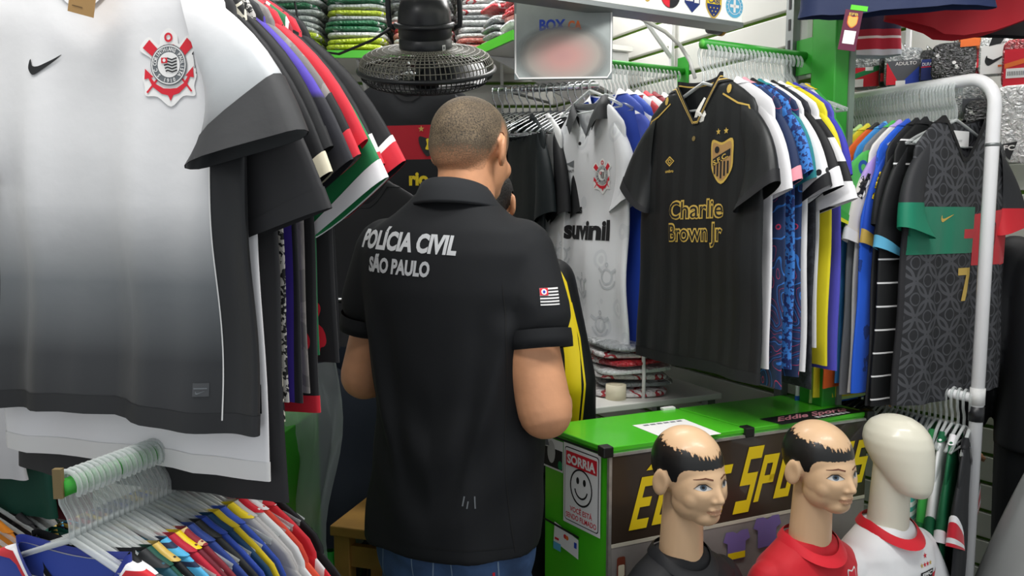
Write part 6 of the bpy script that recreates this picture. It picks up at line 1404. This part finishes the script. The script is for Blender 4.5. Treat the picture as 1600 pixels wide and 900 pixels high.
# bags lower down by the rack post, bag with black club shield
hang_pack(1545, 185, 60, 60, B_dark, 'dark grey bagged pack behind the rack corner', [(rect(-0.3, -0.9, 0.6, -0.6), M_red, 0.0008)], 0.10)
hang_pack(1518, 160, 40, 50, B_clear, 'small clear bagged pack behind the rack corner', [(rect(-0.6, -0.6, 0.6, 0.2), mat('card_grey', '#55585e'), 0.0005)], 0.10)
t = hang_pack(1588, 195, 66, 120, B_w, 'large white bag with black triangular club shield', [(poly((-0.75, -0.55), (0.05, -0.45), (-0.2, -0.95)), M_black, 0.0008), (textfit('FC', -0.25, -0.68, 0.4, 0.13, 0.03), M_white, 0.0014)], 0.12)
t = empty('shelf_bracket', W(1420, 72, wall_d(1420)-0.05), YO+math.pi/2, 'white shelf bracket on the outer wall above the bagged goods', 'bracket')
MB().box((-0.01, -0.008, -0.10), (0.004, 0.008, 0.3)).build('upright', M_whitepipe, t); MB().tube([(-0.004, 0, -0.06), (-0.25, 0, 0.16)], 0.009, 6).build('strut', M_whitepipe, t); MB().box((-0.3, -0.008, 0.16), (0, 0.008, 0.18)).build('arm', M_whitepipe, t)

# ================================================================== behind the counter: white table, bundles, tape, wooden posts
a_, b_ = WZ(905, 640, 0.90), WZ(1235, 612, 0.90)
t = empty('back_table', (0.40, 2.42, 0), math.atan2(BR.y-BL.y, BR.x-BL.x), 'white table behind the counter carrying bagged shirts', 'table')
MB().box((-0.28, -0.10, 0.905), (0.26, 0.24, 0.925)).build('top', M_slat, t, bevel=0.003)
for x_, y_ in ((-0.25, -0.07), (0.23, -0.07), (-0.25, 0.21), (0.23, 0.21)): MB().box((x_-0.015, y_-0.015, 0), (x_+0.015, y_+0.015, 0.905)).build('leg', M_galv, t)
TBL = t
ct = W(985, 605, 2.5)
for i in range(7):
    pack(PIL[i % 6], (ct.x+rnd.uniform(-0.02, 0.02), 2.5+rnd.uniform(-0.015, 0.015), 0.938+i*0.0235), (rnd.uniform(-0.05, 0.05), rnd.uniform(-0.05, 0.05), math.radians(15)+rnd.uniform(-0.2, 0.2)), [rm[1], rm[2], rm[1], rm[3], rm[0], rm[1], rm[2]][i], '%s bagged shirt from the bottom of the bundle behind the counter' % nth(i+1), 'bagged shirts in the bundle behind the counter', scale=(0.95, 0.8, 1.0))
tag(MB().tube([(ct.x+0.02, 2.5-0.135, 0.905), (ct.x+0.02, 2.5-0.14, 1.0), (ct.x+0.02, 2.5-0.12, 1.082), (ct.x+0.03, 2.5+0.1, 1.082), (ct.x+0.03, 2.5+0.14, 1.0), (ct.x+0.03, 2.5+0.135, 0.905)], 0.006, 6).build('bundle_strap', M_white, None, True), 'white strap tied round the bundle of bagged shirts', 'strap')
c = W(962, 633, 2.36); t = empty('tape_roll', (c.x, 2.36, 0.925), 0, 'roll of white tape on the table behind the counter', 'tape')
MB().lathe([(0.018, 0), (0.032, 0), (0.032, 0.045), (0.018, 0.045), (0.018, 0)], 26, cap=False).build('roll', M_cream, t, True)
c = W(1180, 634, 2.5); 
for i, (px_, py_, d_, h_) in enumerate(((1250, 600, 2.62, 1.06), (1268, 600, 2.66, 1.07), (1386, 640, 2.45, 0.98))):
    p = W(px_, py_, d_); o = MB().tube([(0, 0, 0), (0.004, 0, h_*0.5), (0, 0.01, h_)], 0.016, 10).build('wooden_pole', mat('raw_wood', '#a57a45', 0.65, var=0.2, vscale=12), None, True, loc=(p.x, p.y, 0))
    tag(o, ['left wooden pole standing behind the counter', 'right wooden pole standing behind the counter', 'wooden pole standing behind the ivory mannequin'][i], 'pole')

# ================================================================== low left: green cabinet, sheet, bag, bottle, stool
p = W(408, 800, 1.78); t = empty('green_cabinet', (p.x, p.y, 0), math.radians(-6), 'bright green cabinet below the hanging jerseys', 'cabinet')
M_cab = mat('cabinet_green', '#2f9416', 0.4, var=0.08)
MB().box((-0.055, 0, 0), (0.055, 0.25, 0.98)).build('body', M_cab, t, bevel=0.002); MB().box((-0.046, -0.006, 0.03), (0.053, 0, 0.965)).build('door', M_cab, t); MB().box((-0.062, -0.009, 0), (-0.047, 0.01, 0.98)).build('edge_strip', M_galv, t)
rows = []
for i in range(16):
    z = 1.14-i*0.045; rows.append([Vector((-0.10+0.20*k/9*(1-0.028*i)+0.02*math.sin(i*0.5)+0.004*i, 0.016*math.sin(k*1.7+i*0.35)+0.014*math.cos(k*3.1-i*0.5), z)) for k in range(10)])
p = W(470, 700, 1.86); t = MB().grid(rows).build('plastic_sheet', M_sheet, None, True, loc=(p.x, p.y, 0), rz=math.radians(-10)); tag(t, 'crumpled clear plastic sheet hanging beside the green cabinet', 'plastic sheet')
p = W(535, 860, 2.2); t = empty('bottle', (p.x+0.01, p.y, 0.24), math.radians(-8), 'black bottle with printed label and white cap in the shade', 'bottle'); t.rotation_euler = (0, math.radians(6), 0)
MB().lathe([(0.04, 0), (0.043, 0.01), (0.043, 0.23), (0.036, 0.26), (0.018, 0.285), (0.018, 0.30)], 24).build('body', mat('bottle_black', '#17171a', 0.25), t, True); MB().lathe([(0.022, 0.295), (0.022, 0.335), (0.02, 0.34)], 20).build('cap', mat('cap_grey', '#9a9c9c', 0.4), t, True)
decal('label', [(rect(-0.035, 0.06, 0.035, 0.19), mat('label_black', '#232325', 0.4), 0.0), (rect(-0.028, 0.13, 0.028, 0.17), M_white, 0.0006), (rect(-0.03, 0.075, 0.03, 0.11), mat('label_pale', '#a9aaa8', 0.5), 0.0006), (xf(tee, 0.026, None, 0.0, 0.15), M_black, 0.001), (circ(-0.02, 0.20, 0.01, 10), M_orange, 0.0006)], t, lambda x, y, h: Vector((0.0438*math.sin(x/0.043)*(1+h*10), -0.0438*math.cos(x/0.043)*(1+h*10), y)), 0.012)
p = W(505, 850, 2.12); mb = MB(); rows = []
for i in range(14):
    z = i/13; r = 0.075*(math.sin(math.pi*min(1, 0.12+z*0.86))**0.7)*(1-0.35*z)+0.006
    rows.append([Vector((r*math.cos(2*math.pi*k/26)*(1+0.14*math.sin(k*2.9+z*2)), r*math.sin(2*math.pi*k/26)*(1+0.14*math.cos(k*3.7-z)), 0.30*z)) for k in range(26)])
tag(MB().grid(rows, True).build('shopping_bag', mat('green_bag', '#1f9a34', 0.3, alpha=0.95, bump=0.3, bscale=30), None, True, loc=(p.x+0.02, p.y, 0.24)), 'knotted bright green plastic bag beside the black bottle', 'bag')
t = empty('low_crate', (-0.50, 2.2, 0), math.radians(-10), 'low dark crate under the green bag and bottle', 'crate')
MB().box((-0.16, -0.14, 0.215), (0.16, 0.16, 0.238)).build('top', mat('crate_dark', '#2f2a24', 0.7), t)
for x_, y_ in ((-0.15, -0.13), (0.13, -0.13), (-0.15, 0.14), (0.13, 0.14)): MB().box((x_, y_, 0), (x_+0.02, y_+0.02, 0.215)).build('leg', mat('crate_dark', '#2f2a24'), t)
p = W(612, 822, 2.05); t = empty('wooden_stool', (p.x, p.y+0.1, 0), math.radians(-16), 'plain wooden stool standing in front of the officer', 'stool')
M_wood = mat('stool_wood', '#a87f3c', 0.6, var=0.2, vscale=9, bump=0.1); zt_ = p.z
MB().box((-0.14, -0.14, zt_-0.03), (0.14, 0.14, zt_)).build('seat', M_wood, t, bevel=0.004)
for x_ in (-1, 1):
    for y_ in (-1, 1): MB().box((x_*0.11-0.024, y_*0.11-0.02, 0), (x_*0.11+0.024, y_*0.11+0.02, zt_-0.03)).build('leg', M_wood, t, bevel=0.003)
for y_ in (-0.11, 0.11): MB().box((-0.1, y_-0.01, zt_-0.12), (0.1, y_+0.01, zt_-0.06)).build('apron', M_wood, t)
for x_ in (-0.11, 0.11): MB().box((x_-0.01, -0.1, 0.14), (x_+0.01, 0.1, 0.18)).build('stretcher', M_wood, t)

# grey plastic sheet covering goods at the bottom right
rows = []; p = W(1590, 800, 1.95)
for i in range(20):
    z = i/19; row = []
    for k in range(40):
        a = 2*math.pi*k/40; r = (0.26-0.17*z**1.6)*(1+0.06*math.sin(k*1.9)*(1-z)+0.03*math.sin(k*4.3+z*3)); row.append(Vector((r*math.cos(a)+0.09*z, r*math.sin(a), 0.92*z)))
    rows.append(row)
rows.append([Vector((0.09, 0, 0.93))]*40)
tag(MB().grid(rows, True).build('dust_cover', mat('grey_plastic_cover', '#9b9d9c', 0.3, bump=0.25, bscale=7), None, True, loc=(p.x+0.10, p.y+0.02, 0)), 'grey plastic dust cover draped over goods at bottom right', 'dust cover')
